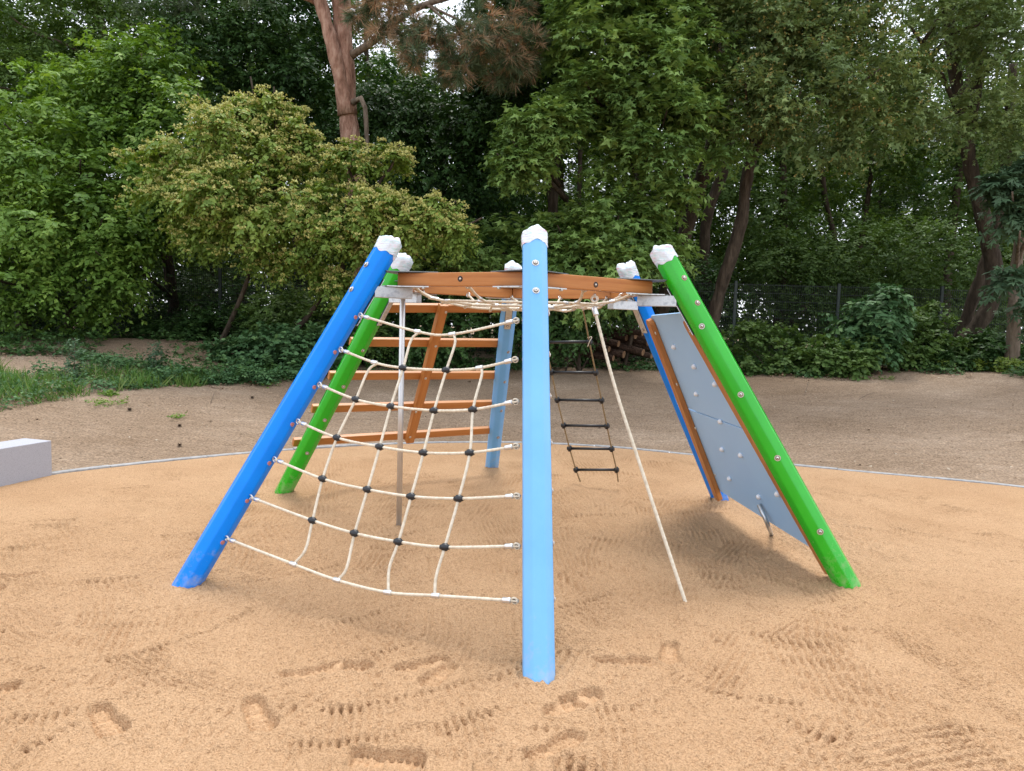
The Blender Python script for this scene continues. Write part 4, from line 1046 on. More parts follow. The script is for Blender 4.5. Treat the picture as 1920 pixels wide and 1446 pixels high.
# --- pine
def pine():
    g = np.random.default_rng(21)
    b0 = G(-3.55, 16.2); root = empty('pine_tree', tuple(b0), 'pine with a reddish forked trunk and hanging brown and green needles', 'tree')
    limb(root, [b0, T(686, 460, 16.1), T(672, 370, 16), T(662, 290, 16), T(650, 190, 16), T(647, 100, 16), T(641, 20, 16), T(636, -60, 16)], .24, .19, MAT['pinebark'], 'trunk', n=16, seed=1, wob_=.02)
    limb(root, [T(652, 215, 15.95), T(637, 140, 15.8), T(617, 60, 15.75), T(600, 0, 15.8), T(588, -60, 15.8)], .17, .11, MAT['pinebark'], 'limb', n=14, seed=2, wob_=.02)
    limb(root, [T(655, 106, 16), T(700, 78, 15.6), T(742, 40, 15.2), T(800, 8, 14.8), T(900, -20, 14.4)], .085, .05, MAT['palebark'], 'limb', seed=3)
    limb(root, [T(600, 10, 16), T(575, -2, 15.9), T(540, -10, 15.8)], .05, .03, MAT['pinebark'], 'limb', seed=6)
    limb(root, [T(662, 192, 15.8), T(672, 184, 15.7), T(683, 192, 15.65), T(687, 240, 15.6), T(689, 292, 15.6)], .055, .045, MAT['palebark'], 'limb', seed=4, wob_=.0)
    limb(root, [T(800, 8, 14.8), T(860, 60, 14.5), T(890, 110, 14.4)], .03, .012, MAT['palebark'], 'limb', n=6, seed=5)
    limb(root, [T(800, 8, 14.8), T(930, 70, 14.4), T(985, 110, 14.3)], .03, .012, MAT['palebark'], 'limb', n=6, seed=7)
    def tuft(P, D, mi, per=46, size=.25):
        n = len(P); A = unit(D[:, None] * .9 + g.normal(size=(n, per, 3)) * .55); Q = P[:, None] + D[:, None] * g.random((n, per, 1)) * .18
        return ('needle', Q.reshape(-1, 3), A.reshape(-1, 3), g.normal(size=(n * per, 3)), size * g.uniform(.7, 1.1, n * per), np.repeat(g.random(n), per) * .6 + g.random(n * per) * .4, mi)
    cl = [C(840, 60, 14.5, .85, .5), C(900, 90, 14.3, .7, .45), C(790, 110, 14.4, .55, .35), C(760, 60, 14.6, .6, .4), C(865, 130, 14.2, .4, .25), C(970, 100, 14.4, .45, .3), C(745, 155, 14.3, .2, .18), C(720, 20, 14.8, .5, .4), C(940, 30, 14.6, .6, .35), C(950, 130, 14.3, .45, .18)]
    P, D = clump_points(cl, 760, g, .2, .45, .05, sub=.2); D = unit(D * .6 + [0, 0, -.45]); k = g.random(len(P)) < .42
    cl2 = [C(650, 320, 13.2, .35, .2), C(720, 330, 13.1, .5, .16), C(680, 350, 13.1, .4, .1)]
    P2, D2 = clump_points(cl2, 16, g, .2, .5, -.9); D2 = unit(D2 + [.3, 0, .5])
    cl3 = [C(300, 20, 18, 1.3, .5), C(720, -90, 15.5, 2.2, .8), C(900, -90, 15, 2.0, .7), C(540, -90, 16, 1.8, .7)]
    P3, D3 = clump_points(cl3, 500, g, .3, .5, -.6)
    crown_obj('crown', [tuft(P[k], D[k], 0), tuft(P[~k], D[~k], 1), tuft(P3, D3, 1)], [LM['deadpine'], LM['pine']], root)['kind'] = 'stuff'
pine()
# --- dark ivy-clad trees behind
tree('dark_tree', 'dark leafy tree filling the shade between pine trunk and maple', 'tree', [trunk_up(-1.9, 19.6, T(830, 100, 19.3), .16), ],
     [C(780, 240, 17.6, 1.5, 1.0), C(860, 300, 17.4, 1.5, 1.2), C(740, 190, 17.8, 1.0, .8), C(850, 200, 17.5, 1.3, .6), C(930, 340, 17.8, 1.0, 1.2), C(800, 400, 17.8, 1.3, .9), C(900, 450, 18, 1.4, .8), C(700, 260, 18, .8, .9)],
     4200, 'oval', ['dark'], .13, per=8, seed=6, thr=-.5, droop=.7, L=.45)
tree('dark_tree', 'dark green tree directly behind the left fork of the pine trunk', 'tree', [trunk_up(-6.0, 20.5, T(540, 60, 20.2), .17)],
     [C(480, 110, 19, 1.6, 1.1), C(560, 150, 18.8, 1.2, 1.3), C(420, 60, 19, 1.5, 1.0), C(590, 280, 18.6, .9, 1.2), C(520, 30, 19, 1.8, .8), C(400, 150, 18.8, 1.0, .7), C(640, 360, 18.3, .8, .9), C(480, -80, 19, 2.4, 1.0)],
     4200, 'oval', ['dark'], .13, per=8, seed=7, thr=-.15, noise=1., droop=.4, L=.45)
tree('ivy_tree', 'dark tree hung with ivy left of the big maple top', 'tree', [([G(.95, 17.8), T(1036, 390, 17.5), T(1040, 250, 17.4), T(1042, 60, 17.3), T(1046, -80, 17.2)], .15, .10)],
     [C(960, 180, 16.4, .9, .6), C(1000, 60, 16.6, .9, .8), C(950, 230, 16.5, 1.1, .5), C(1040, 130, 16.8, .7, .8), C(980, -30, 16.6, 1.2, .8)],
     2100, 'maple', ['dark'], .14, per=7, seed=8, thr=-.3, L=.4)
# --- maples
tree('maple_tree', 'large fresh green maple hanging over the right of the light blue front post', 'tree', [([G(2.75, 17.0), T(1190, 420, 16.6), T(1210, 250, 16.4), T(1180, 60, 16.2), T(1170, -90, 16)], .17, .10), ([G(3.2, 17.3), T(1290, 420, 17), T(1340, 250, 16.8), T(1390, 60, 16.6), T(1420, -70, 16.5)], .19, .13)],
     [C(1130, 60, 14.5, .95, .9), C(1200, 140, 14.4, 1.0, .9), C(1120, 190, 14.4, .75, .6), C(1240, 240, 14.3, .8, .7), C(1270, 60, 14.8, 1.0, .9), C(1180, 300, 14.6, .8, .6), C(1290, 190, 14.6, .7, .7), C(1330, 260, 14.6, .8, .5), C(1230, 380, 14.8, .7, .5),
      C(1120, -60, 14.8, 1.5, .8), C(1280, -60, 15, 1.5, .8)], 4000, 'maple', ['maple'], .155, per=8, seed=9, thr=.12, noise=.6, shell=.3, droop=.3, flat=.7, L=.42)
tree('maple_tree', 'low spreading maple bough with pale leaves over the middle of the frame', 'tree', [([G(1.45, 15.6), T(1075, 430, 15.2), T(1040, 330, 14.8), T(1020, 270, 14.4)], .05, .02)],
     [C(1010, 235, 13.9, .6, .28), C(980, 290, 13.8, .55, .25), C(1060, 250, 14, .55, .3), C(960, 315, 13.7, .28, .14), C(1040, 200, 14.2, .5, .2), C(1080, 210, 14.2, .4, .2)],
     900, 'maple', ['maple'], .145, per=8, seed=10, thr=-.4, droop=.3, flat=.75, L=.38)
tree('maple_tree', 'young maple growing behind the wrapped top of the front post', 'tree', [trunk_up(1.7, 16.4, T(1120, 430, 15.6), .05, .02), trunk_up(2.5, 16.2, T(1230, 440, 15.4), .05, .02)],
     [C(1060, 450, 14.6, .7, .45), C(1150, 430, 14.6, .9, .45), C(1120, 500, 14.2, .9, .5), C(1230, 470, 14.6, .7, .4), C(900, 470, 15, .9, .5), C(840, 500, 14.8, .7, .4), C(960, 530, 14.8, .8, .5), C(1080, 540, 14.3, .8, .4)],
     1900, 'maple', ['maple'], .155, per=8, seed=11, thr=-.05, noise=.5, droop=.35, flat=.65, L=.4)
# --- olive field maple and the right hand trees
tree('field_maple', 'wide grey-olive field maple with yellow seed clusters at the upper right', 'tree', [([G(4.35, 15.9), T(1340, 580, 15.7), T(1385, 430, 15.5), T(1400, 330, 15.6), T(1440, 160, 16), T(1480, -60, 16)], .145, .10)],
     [C(1420, 60, 14.6, 1.0, .8), C(1520, 110, 14.4, 1.1, .9), C(1400, 190, 14.2, .7, .55), C(1480, 210, 14.2, .9, .6), C(1600, 160, 14.4, .9, .7), C(1560, 30, 14.8, 1.2, .7), C(1620, 240, 14.6, .9, .5), C(1540, 260, 14.4, .8, .4), C(1690, 120, 14.8, .6, .5),
      C(1700, 210, 15, .5, .3), C(1430, -60, 15, 1.5, .8), C(1620, -60, 15, 1.5, .8)], 4300, 'maple', ['field'], .115, per=8, seed=12, thr=.1, noise=.6, shell=.3, droop=.3, flat=.55, L=.38, extra=flowers(.3, 6, .04, 'samara'))
tree('tall_tree', 'big dark many-stemmed tree at the right whose trunk forks high up', 'tree', [([G(9.75, 16.4), T(1862, 560, 16.2), T(1845, 420, 16.1), T(1822, 330, 16), T(1808, 240, 16), T(1790, 130, 16), T(1768, -60, 16)], .19, .11),
      ([T(1815, 250, 16), T(1832, 140, 16), T(1830, 20, 16), T(1840, -70, 16)], .12, .09), ([T(1792, 200, 16), T(1760, 130, 15.8), T(1700, 40, 15.6)], .05, .025), ([T(1802, 200, 15.9), T(1760, 225, 15.6), T(1690, 150, 15.4), T(1650, 120, 15.2)], .05, .02),
      ([G(10.3, 16.9), T(1875, 400, 16.6), T(1888, 260, 16.6), T(1900, 120, 16.6)], .15, .09)],
     [C(1830, 50, 15.2, 1.0, .5), C(1780, 30, 15.4, .9, .5), C(1900, 100, 15.2, .9, .7), C(1830, 215, 15.4, .6, .3), C(1880, 250, 15.4, .6, .4), C(1960, 250, 15.6, .9, .9), C(1850, -50, 15.6, 1.6, .7), C(1790, 250, 15.2, .45, .2)],
     2100, 'maple', ['field'], .10, per=8, seed=13, thr=.1, noise=.6, L=.38, branches=4)
tree('chestnut_tree', 'tree with large blue-green hand-shaped leaves at the right edge', 'tree', [([G(10.6, 15.2), T(1900, 600, 15.1), T(1905, 500, 15.1), T(1930, 350, 15)], .145, .09)],
     [C(1900, 390, 14.0, .25, .12), C(1910, 460, 13.8, .3, .14), C(1960, 430, 13.8, .4, .5), C(1945, 320, 14.2, .3, .2), C(1880, 350, 14.2, .2, .1), C(1970, 560, 13.8, .4, .2), C(1900, 520, 14, .25, .10)],
     230, 'palm', ['chestnut'], .22, per=7, bark='palebark', seed=14, thr=-.5, droop=.6, flat=.7, L=.45, branches=3)
# lone leaning trunks
for pts, ra, rb, lab in [([G(7.6, 22), T(1560, 500, 22), T(1545, 350, 22), T(1530, 100, 22)], .09, .06, 'slim dark trunk seen through the gap beneath the field maple'),
                         ([G(1.95, 21), T(1085, 420, 21), T(1090, 200, 21)], .08, .06, 'thin dark trunk standing right of the ivy-hung trunk'),
                         ([G(5.4, 19.5), T(1325, 430, 19.3), T(1370, 250, 19.2), T(1330, 0, 19)], .16, .10, 'leaning dark trunk behind the olive field maple')]:
    r = empty('bare_trunk', tuple(pts[0]), lab, 'tree'); limb(r, pts + [pts[-1] + (pts[-1] - pts[-2]) * .3], ra, rb, MAT['bark'], 'trunk', seed=int(ra * 1000))
    g = np.random.default_rng(int(ra * 991)); P, D = clump_points([(pts[-1], np.array([1.6, 1.2, 1.3])), (pts[-2], np.array([.9, .8, .9]))], 500, g, .3, .9, .0)
    gg, _ = twigs(P, D, g, 'oval', 8, .45, .12, .4, .5); crown_obj('crown', [gg], [LM['back']], r)['kind'] = 'stuff'

# --- the wood behind: trees that share three crown meshes
def wood_tree_meshes():
    out = []
    for s, mk in ((0, 'back'), (1, 'back'), (2, 'mid')):
        g = np.random.default_rng(50 + s); cl = []
        for k in range(13):
            h = 2.2 + 8.6 * k / 12; a = g.uniform(0, 6.28); r = 1.1 * (1 - .35 * k / 12); cl.append((np.array([math.cos(a) * r, math.sin(a) * r, h]), np.array([1.35, 1.35, .8]) * g.uniform(.8, 1.25)))
        P, D = clump_points(cl, 2900, g, .3, 1., -.25); gg, _ = twigs(P, D, g, 'oval', 9, .5, .13, .4, .5)
        me = leaves_mesh('wood_crown', [gg], [LM[mk]])
        b = MB(); pts, q = spline([(0, 0, -.2), (.1, 0, 3), (-.1, .1, 7), (.1, 0, 10.5)], .5); b.tube(list(pts), list(np.linspace(.14, .04, len(pts))), 8); tr = b.build('t', MAT['bark']); tm = tr.data; bpy.data.objects.remove(tr)
        out.append((me, tm))
    return out
WM = wood_tree_meshes(); wr = random.Random(8)
k = 0
for Y_, x0, x1, st, jit in ((22.5, -22, 21, 3.0, .7), (28, -27, 26, 3.4, 1.2), (35, -30, 30, 4.2, 1.6)):
    x = x0
    while x < x1:
        xx, yy = x + wr.uniform(-jit, jit), Y_ + wr.uniform(-1.3, 1.3); me, tm = WM[wr.randrange(3)]
        r = empty('wood_tree', (xx, yy, tz(xx, yy)), 'tree of the wood behind the fence, seen only through gaps', 'tree', 'trees of the wood behind the fence')
        r.rotation_euler.z = wr.uniform(0, 6.28); s = wr.uniform(.85, 1.15) * (1 if Y_ < 30 else 1.1); r.scale = (s * 1.05, s * 1.05, s)
        t = bpy.data.objects.new('trunk', tm); link(t, r); c = bpy.data.objects.new('crown', me); link(c, r); c['kind'] = 'stuff'
        x += st
# far wood as one mass
g = np.random.default_rng(77); n = 9000
P = np.stack([g.uniform(-45, 48, n), g.uniform(42, 50, n), .3 + 17 * g.random(n) ** 1.4], 1); P = P[(Noise(9, 3., 10)(P) > -.55) | (P[:, 2] < 6)]
gg, _ = twigs(P, unit(g.normal(size=P.shape) + [0, -.6, 0]), g, 'oval', 5, 1.0, .46, .4, .5)
n = 6500; P2 = np.stack([g.uniform(-34, 36, n), g.uniform(25, 38, n), np.zeros(n)], 1); P2[:, 2] = terrain(P2[:, 0], P2[:, 1]) + 7.5 * g.random(n) ** 1.6
g2, _ = twigs(P2, unit(g.normal(size=P2.shape)), g, 'oval', 7, .7, .34, .4, .5, mi=1)
o = crown_obj('distant_wood', [gg, g2], [LM['back'], LM['dark']], None); tag(o, 'dense green mass of the far wood closing the view behind all the trees', 'wood', kind='stuff')

# --- shrubs and ground cover
def bush(name, label, cat, clumps, n, kind, mk, size, seed, per=8, L=.3, thr=-.5, droop=.3, flat=.6, stems=4, group=None):
    g = np.random.default_rng(seed); cc = np.mean([c[0] for c in clumps], axis=0); zb = tz(cc[0], cc[1]); root = empty(name, (cc[0], cc[1], zb), label, cat, group)
    for i in range(stems):
        c = clumps[i % len(clumps)][0]; s = np.array([cc[0] + g.uniform(-.2, .2), cc[1] + g.uniform(-.1, .2), zb - .05]); limb(root, [s, (s + c) / 2 + g.normal(size=3) * .06, c], .018, .007, MAT['bark'], 'stem', n=5, seed=seed + i)
    P, D = clump_points(clumps, n, g, .35, .6, thr); kz = P[:, 2] > terrain(P[:, 0], P[:, 1]) - .02; P = P[kz]; D = D[kz]
    rb = np.clip(.5 + .3 * D[:, 2] + .2 * g.normal(size=len(P)), 0, 1)  # bush tops painted lighter, as if lit from above
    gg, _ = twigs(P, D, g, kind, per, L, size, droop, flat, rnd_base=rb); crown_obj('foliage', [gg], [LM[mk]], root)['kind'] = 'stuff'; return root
bush('bramble_bush', 'bramble thicket with large pale leaflets spilling onto the soil left of the blue post', 'bush', [C(560, 650, 14.2, .9, .32), C(470, 665, 14.3, .8, .25), C(600, 680, 14.0, .5, .25), C(400, 690, 14.3, .7, .16), C(530, 690, 13.7, .6, .14)], 1500, 'broad', 'bramble', .105, 31)
bush('leafy_shrub', 'dense green shrub between the bramble thicket and the thin flowering-tree trunk', 'bush', [C(560, 600, 15.2, 1.0, .5), C(510, 590, 15.4, .6, .5), C(620, 620, 15.2, .9, .45), C(660, 640, 15, .7, .4)], 1300, 'oval', 'mid', .11, 32)
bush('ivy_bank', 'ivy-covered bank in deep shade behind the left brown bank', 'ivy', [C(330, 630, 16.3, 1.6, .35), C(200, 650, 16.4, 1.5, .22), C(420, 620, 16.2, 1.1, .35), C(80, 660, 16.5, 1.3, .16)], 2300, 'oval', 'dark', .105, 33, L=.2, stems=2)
bush('ivy_wall', 'light green ivy hanging behind the rope ladder', 'ivy', [C(1090, 560, 15.3, .9, .55), C(1160, 560, 15.5, .7, .4), C(1060, 620, 15.3, .6, .35), C(1010, 600, 15.6, .9, .6)], 1600, 'broad', 'ivy', .085, 34, L=.25, droop=.8, flat=.3)
bush('ivy_wall', 'ivy and leafy growth behind the plank ladder between the left posts', 'ivy', [C(860, 610, 15.6, .9, .6), C(760, 600, 15.8, .9, .7), C(900, 550, 15.8, .8, .6), C(790, 650, 15.2, .8, .25), C(700, 640, 15.4, .6, .4)], 1500, 'broad', 'ivy', .085, 35, L=.25, droop=.7, flat=.35)
bush('leafy_shrub', 'round hazel-like bush in front of the fence just right of the green post', 'bush', [C(1450, 665, 15.6, .6, .25), C(1500, 680, 15.2, .5, .16), C(1400, 650, 16, .5, .4), C(1480, 640, 15.8, .25, .25), C(1420, 690, 15.3, .5, .1)], 700, 'broad', 'mid', .10, 36)
bush('leafy_shrub', 'broad bush spilling towards the soil in the middle of the right fence', 'bush', [C(1580, 670, 15.0, .6, .22), C(1620, 660, 15.2, .4, .25), C(1550, 685, 14.8, .4, .13), C(1595, 695, 14.6, .4, .10), C(1545, 655, 15.2, .2, .2)], 800, 'broad', 'mid', .105, 37)
bush('elder_bush', 'tall elder with long pointed leaflets standing out before the right fence', 'bush', [C(1640, 600, 15.3, .45, .55), C(1650, 570, 15.3, .3, .3), C(1640, 650, 15.1, .35, .3)], 420, 'oval', 'bramble', .19, 38, L=.3, droop=.6)
bush('leafy_shrub', 'green bush between the elder and the thick right-hand trunks', 'bush', [C(1730, 640, 15.6, .45, .4), C(1700, 670, 15.3, .5, .18), C(1790, 670, 15.6, .5, .2), C(1745, 600, 15.9, .25, .3)], 750, 'broad', 'mid', .10, 39)
bush('leafy_shrub', 'shady low bush at the foot of the thick right-hand trunks', 'bush', [C(1840, 660, 15.6, .8, .25), C(1900, 670, 15.8, .7, .2), C(1800, 680, 15.3, .6, .12)], 900, 'broad', 'dark', .10, 40)
bush('nettle_patch', 'yellow-green nettles by the pale trunk at the far right', 'weeds', [C(1840, 695, 14.9, .5, .12), C(1880, 690, 14.9, .4, .14), C(1800, 690, 15, .35, .1)], 420, 'oval', 'yellow', .07, 41, L=.2, stems=2)
bush('leafy_shrub', 'dark tangled foliage above the right fence', 'bush', [C(1500, 510, 19.2, 1.5, .8), C(1600, 480, 19.2, 1.4, .9), C(1700, 470, 19.2, 1.3, .9), C(1430, 480, 19.4, 1.0, .8), C(1780, 500, 19.2, 1.2, .9), C(1880, 520, 19.2, 1.4, 1.), C(1600, 600, 19.6, 1.6, .8), C(1450, 600, 19.6, 1.6, .8), C(1750, 600, 19.6, 1.6, .8), C(1890, 620, 19.6, 1.4, .8)], 3600, 'oval', 'mid', .12, 42, L=.4, thr=-.3)
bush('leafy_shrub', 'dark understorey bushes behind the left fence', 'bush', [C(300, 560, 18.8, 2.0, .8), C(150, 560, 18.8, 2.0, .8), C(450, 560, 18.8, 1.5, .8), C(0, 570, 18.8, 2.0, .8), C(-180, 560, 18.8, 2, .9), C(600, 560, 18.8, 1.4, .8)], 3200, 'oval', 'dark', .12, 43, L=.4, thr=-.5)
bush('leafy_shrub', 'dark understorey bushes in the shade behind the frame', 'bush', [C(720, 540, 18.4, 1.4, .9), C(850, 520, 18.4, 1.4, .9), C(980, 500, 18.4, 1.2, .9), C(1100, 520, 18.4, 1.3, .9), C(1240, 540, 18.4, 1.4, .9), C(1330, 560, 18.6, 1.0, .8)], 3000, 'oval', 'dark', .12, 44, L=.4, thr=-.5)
# trailing ivy along the foot of the trees, as far as nobody could count it
def cover(name, label, cat, n, fx, fy, kind, mk, size, seed, hgt=.06, per=5, L=.16, gate=None, flat=.8):
    g = np.random.default_rng(seed); x = g.uniform(*fx, n); y = fy(x, g.random(n)) ; q = np.stack([x, y], 1)
    k = (gate(x, y) if gate else Noise(seed, 1.6, 10, 2)(q) > -.9); x, y = x[k], y[k]; hz = hgt * (.4 + .8 * np.clip(Noise(seed + 1, 1.1, 10, 2)(np.stack([x, y], 1)) + .6, 0, 2)) * g.random(len(x))
    P = np.stack([x, y, terrain(x, y) + .01 + hz], 1); D = unit(g.normal(size=P.shape) * [1, 1, .2] + [0, -.2, .25])
    gg, _ = twigs(P, D, g, kind, per, L, size, .3, flat); o = crown_obj(name, [gg], [LM[mk]], None); return tag(o, label, cat, kind='stuff')
rho_of = lambda x, y: np.hypot(x - SC[0], y - SC[1]) - edge_r(x, y)
n_e = Noise(61, 2.2, 10, 1)
VF = np.array([ground_at(*q)[:2] for q in [(0, 668), (120, 672), (250, 690), (330, 712), (440, 722), (560, 712), (700, 706), (880, 700), (1050, 690), (1230, 696), (1330, 700), (1400, 698), (1500, 706), (1610, 708), (1650, 690), (1760, 690), (1800, 703), (1919, 712)]])
VF = VF[np.argsort(VF[:, 0])]
def veg_front(x): return np.interp(x, VF[:, 0], VF[:, 1]) + .12 * n_e(np.asarray(x)[:, None])
cover('ivy_ground_cover', 'low trailing ivy covering the ground under the trees', 'ground cover', 9500, (-15, 15), lambda x, r: veg_front(x) + r ** 1.5 * 5.0, 'oval', 'ivy', .10, 45, hgt=.16)
cover('edge_weeds', 'narrow strip of low weeds where soil meets the undergrowth', 'weeds', 2600, (-9, 12), lambda x, r: veg_front(x) - .15 + r * .7, 'oval', 'bramble', .055, 46, hgt=.10)
cover('leaf_litter', 'dry brown leaves and bark scraps lying along the edge of the undergrowth', 'leaf litter', 2600, (-13, 13), lambda x, r: veg_front(x) - .5 + r * 1.2, 'broad', 'dryleaf', .05, 47, hgt=.01, per=2, L=.1)
def gate_left(x, y):
    return (Noise(71, 1.2, 10, 2)(np.stack([x, y], 1)) > -.7)
GF = np.array([ground_at(*q)[:2] for q in [(0, 774), (40, 762), (110, 752), (170, 742), (230, 734), (330, 724), (450, 722)]]); GB = np.array([ground_at(*q)[:2] for q in [(0, 704), (90, 700), (180, 694), (250, 700), (330, 706), (450, 712)]])
def grass_front(x): return np.interp(x, GF[:, 0], GF[:, 1], left=GF[0, 1] - .6)
def grass_back(x): return np.interp(x, GB[:, 0], GB[:, 1])
g = np.random.default_rng(48); n = 26000; x = g.uniform(-12, -5.0, n); r = g.random(n); y = grass_front(x) + r ** 1.1 * (grass_back(x) - grass_front(x)) + .12 * n_e(x[:, None]); keep0 = g.random(n) < np.interp(x, [-8.5, -7.5, -5.0], [1, .55, .15]); x, y, r = x[keep0], y[keep0], r[keep0]
k = Noise(72, 1.0, 10, 2)(np.stack([x, y], 1)) > -.6 ; x, y = x[k], y[k]; P = np.stack([x, y, terrain(x, y)], 1)
A_g = unit(np.stack([g.normal(size=len(x)) * .5, g.normal(size=len(x)) * .5 - .1, np.ones(len(x))], 1)); hN = Noise(73, .8, 8, 2)(np.stack([x, y], 1))
o = crown_obj('grass', [('blade', P, A_g, g.normal(size=P.shape), .20 * (1 + .35 * hN).clip(.4, 1.7) * g.uniform(.6, 1.2, len(x)), g.random(len(x)), 0)], [LM['grass']], None)
tag(o, 'uneven long grass growing at the left edge of the soil', 'grass', kind='stuff')
cover('low_weeds', 'low mixed weeds between the grass and the bramble thicket', 'weeds', 3000, (-8.2, -4.2), lambda x, r: grass_front(x) + .05 + r * (grass_back(x) + .3 - grass_front(x)), 'oval', 'bramble', .07, 52, hgt=.13, gate=lambda x, y: Noise(75, .7, 10, 2)(np.stack([x, y], 1)) > -.5)
# separate weeds
for i, (px, py, s, lab) in enumerate([(418, 0, 1.0, 'tall grey-green weed at the right end of the grass'), (290, 0, .9, 'tall grey-green weed rising out of the low plants left of the bramble')]):
    px, py = ((140, 715), (292, 705))[i]; p0 = ground_at(px, py); g = np.random.default_rng(80 + i); root = empty('tall_weed', tuple(p0), lab, 'weed')
    limb(root, [p0, p0 + [0, 0, .3], p0 + [.02, 0, .62 * s]], .012, .005, MAT['palebark'], 'stem', n=5, wob_=0)
    P = np.stack([p0[0] + g.normal(size=110) * .06, p0[1] + g.normal(size=110) * .06, p0[2] + g.uniform(.02, .62 * s, 110)], 1); D = unit(P - p0 - [0, 0, .3]); D[:, 2] *= .3
    gg, _ = twigs(P, D, g, 'oval', 4, .10, .065, .3, .6); crown_obj('leaves', [gg], [LM['chestnut']], root)['kind'] = 'stuff'
for i, (px, py, r, n, lab) in enumerate([(202, 757, .13, 40, 'small bright green tuft alone on the soil right of the grass'), (325, 785, .10, 14, 'tiny sparse weed in the middle of the left soil'), (510, 724, .08, 18, 'tiny green seedling on the soil near the bramble'),
                                      (1660, 712, .12, 20, 'small weed tuft at the right soil edge'), (205, 742, .05, 60, 'bright grassy tuft at the right tip of the lawn')]):
    p0 = ground_at(px, py); g = np.random.default_rng(90 + i); P = np.stack([p0[0] + g.normal(size=n) * r, p0[1] + g.normal(size=n) * r, np.full(n, p0[2] + .01)], 1)
    gg, _ = twigs(P, unit(g.normal(size=P.shape) + [0, 0, .6]), g, 'oval', 5, .09, .05, .2, .6)
    me = leaves_mesh('weed_tuft', [gg], [LM['bright']]); me.transform(Matrix.Translation(-Vector(p0))); o = bpy.data.objects.new('weed_tuft', me); o.location = p0; link(o); tag(o, lab, 'weed')
# pale chips and stones all over the soil
g = np.random.default_rng(49); n = 15000; x = g.uniform(-13, 14, n); y = g.uniform(6.5, 16, n); k = (rho_of(x, y) > .1) & (y < veg_front(x) + .3) & (Noise(74, 1.5, 10, 2)(np.stack([x, y], 1)) > -.9); x, y = x[k], y[k]
P = np.stack([x, y, terrain(x, y) + .003], 1); o = crown_obj('soil_chips', [('bud', P, g.normal(size=P.shape) * [1, 1, .1], g.normal(size=P.shape) * .2 + [0, 0, 1], .016 * g.lognormal(0, .45, len(x)), g.random(len(x)), 0)], [MAT['litter']], None)
tag(o, 'pale stone and bark chips scattered over the brown soil', 'chips', kind='stuff')
# clods and cones
cone_m = mat('dark_cone', (.05, .03, .02), rough=.8, bump=.5, bscale=60)
for (px, py, lab, m, r) in [(473, 748, 'dark pine cone lying on the soil left of the blue post', cone_m, .032), (337, 838, 'reddish brown pine cone near the kerb left of the frame', MAT['logbark'], .030), (243, 771, 'flat brown clod on the soil right of the grass', MAT['bark'], .035),
                         (337, 801, 'low brown clod on the left soil above the reddish cone', MAT['logbark'], .03), (1124, 803, 'dark cone on the soil behind the rope ladder', cone_m, .026), (683, 716, 'brown cone seen between the left posts', cone_m, .03)]:
    p = ground_at(px, py); b = MB(); g = np.random.default_rng(px)
    for k in range(26):
        a = k * 2.4; h = (k / 26 - .5) * 1.6; rr = r * math.sqrt(max(.1, 1 - (h / 1.0) ** 2)); d = np.array([math.cos(a), math.sin(a) * .9, h * .6]); c = p + np.array([math.cos(a) * rr * .6, math.sin(a) * rr * .6, r * .7 + h * r * .6])
        t = nrm(np.cross(d, [0, 0, 1.])); b.add([c - t * r * .3, c + t * r * .3, c + nrm(d) * r * .55 + np.array([0, 0, .25 * r]), c - nrm(d) * r * .3 - np.array([0, 0, .2 * r])], [(0, 1, 2), (0, 3, 1), (0, 2, 3), (1, 3, 2)])
    o = b.build('pine_cone' if 'cone' in lab else 'soil_clod', m, loc=p); tag(o, lab, 'pine cone' if 'cone' in lab else 'clod')
for (a, b2, lab) in [((1508, 742), (1516, 716), 'thin dry twig standing slanted in the soil right of the green post'), ((1610, 750), (1640, 738), 'fine dry twig lying on the right soil'), ((395, 757), (402, 738), 'thin dry stalk on the left soil'), ((1640, 710), (1722, 716), 'long dry stick lying along the right soil edge')]:
    p = ground_at(*a); q = ground_at(*b2) + [0, 0, .02]; b = MB(); b.tube([p + [0, 0, .006], (p + q) / 2 + [0.01, 0, .03], q], [.004, .004, .002], 5); tag(b.build('dry_twig', MAT['palebark'], loc=p), lab, 'twig')

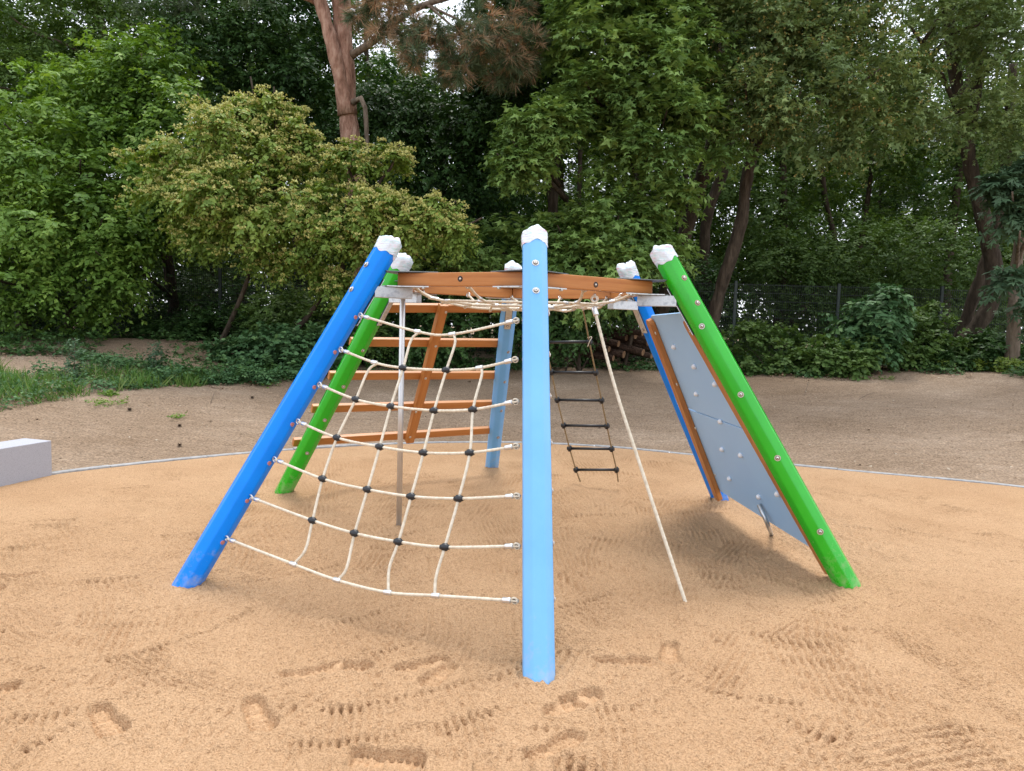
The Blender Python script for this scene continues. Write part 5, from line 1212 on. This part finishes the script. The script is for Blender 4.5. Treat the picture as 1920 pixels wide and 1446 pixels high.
# --- fence of welded mesh panels behind the shrubs
FY = 17.5
fn = empty('mesh_fence', (0, FY, tz(0, FY)), 'dark welded mesh fence with grey posts half hidden behind the bushes', 'fence')
mb = MB(); W_, H_ = 2.42, 1.83
for i in range(49): mb.box((-W_ / 2 + W_ * i / 48, 0, H_ / 2), (.003, 0, 0), (0, .003, 0), (0, 0, H_ / 2))
for j in range(10): mb.box((0, .006, .03 + j * (H_ - .06) / 9), (W_ / 2, 0, 0), (0, .004, 0), (0, 0, .005))
pm = mb.build('tmp', MAT['fence']); pme = pm.data; bpy.data.objects.remove(pm)
mb = MB(); mb.box((0, 0, .8), (.03, 0, 0), (0, .03, 0), (0, 0, 1.12)); mb.box((0, 0, 1.925), (.033, 0, 0), (0, .033, 0), (0, 0, .006)); pq = mb.build('tmp', MAT['fencepost']); pqe = pq.data; bpy.data.objects.remove(pq)
for i in range(-7, 8):
    x = .35 + i * 2.5 ; z = tz(x, FY)
    o = bpy.data.objects.new('fence_post', pqe); link(o, fn); o.location = Vector((x, FY, z)) - fn.location
    z2 = (z + tz(x + 2.5, FY)) / 2
    if i < 7: o = bpy.data.objects.new('mesh_panel', pme); link(o, fn); o.location = Vector((x + 1.25, FY - .02, z2 + .05)) - fn.location

# --- log pile
logs = [(1170, 665, .085), (1206, 661, .08), (1183, 653, .075), (1150, 672, .07), (1192, 630, .075), (1222, 668, .065), (1232, 655, .07), (1160, 645, .075), (1215, 643, .07), (1175, 634, .07), (1236, 640, .065), (1142, 655, .07), (1205, 625, .06)]
ends = ['lowest left', 'bright round', 'middle', 'outermost lower left', 'top', 'lower right', 'right', 'left', 'upper right', 'upper left', 'far right', 'furthest left', 'topmost small']
lx = random.Random(4)
for i, (px, py, r) in enumerate(logs):
    p = at(px, py, 15.9 + lx.uniform(-.1, .25)); d = nrm([-1, .75 + lx.uniform(-.15, .15), .16 + lx.uniform(-.06, .1)]); L = lx.uniform(1.0, 1.5)
    b = MB(); pts = [p + d * L * t + np.array([0, 0, -.02 * t]) for t in (0, .33, .66, 1)]; b.tube(pts, [r, r * 1.03, r * .97, r * .93], 12, caps=False)
    o = b.build('log', MAT['logbark'], loc=p); b = MB(); b.lathe(p, -d, [(r * .98, -.004), (r * .95, .002)], 12, smooth=False); b.build('cut_end', MAT['cutwood'], o, loc=p)
    tag(o, 'cut log, the %s one of the pile seen beyond the climbing rope' % ends[i], 'log', 'logs stacked beside the ivy')
print('foliage triangles', NTRI)
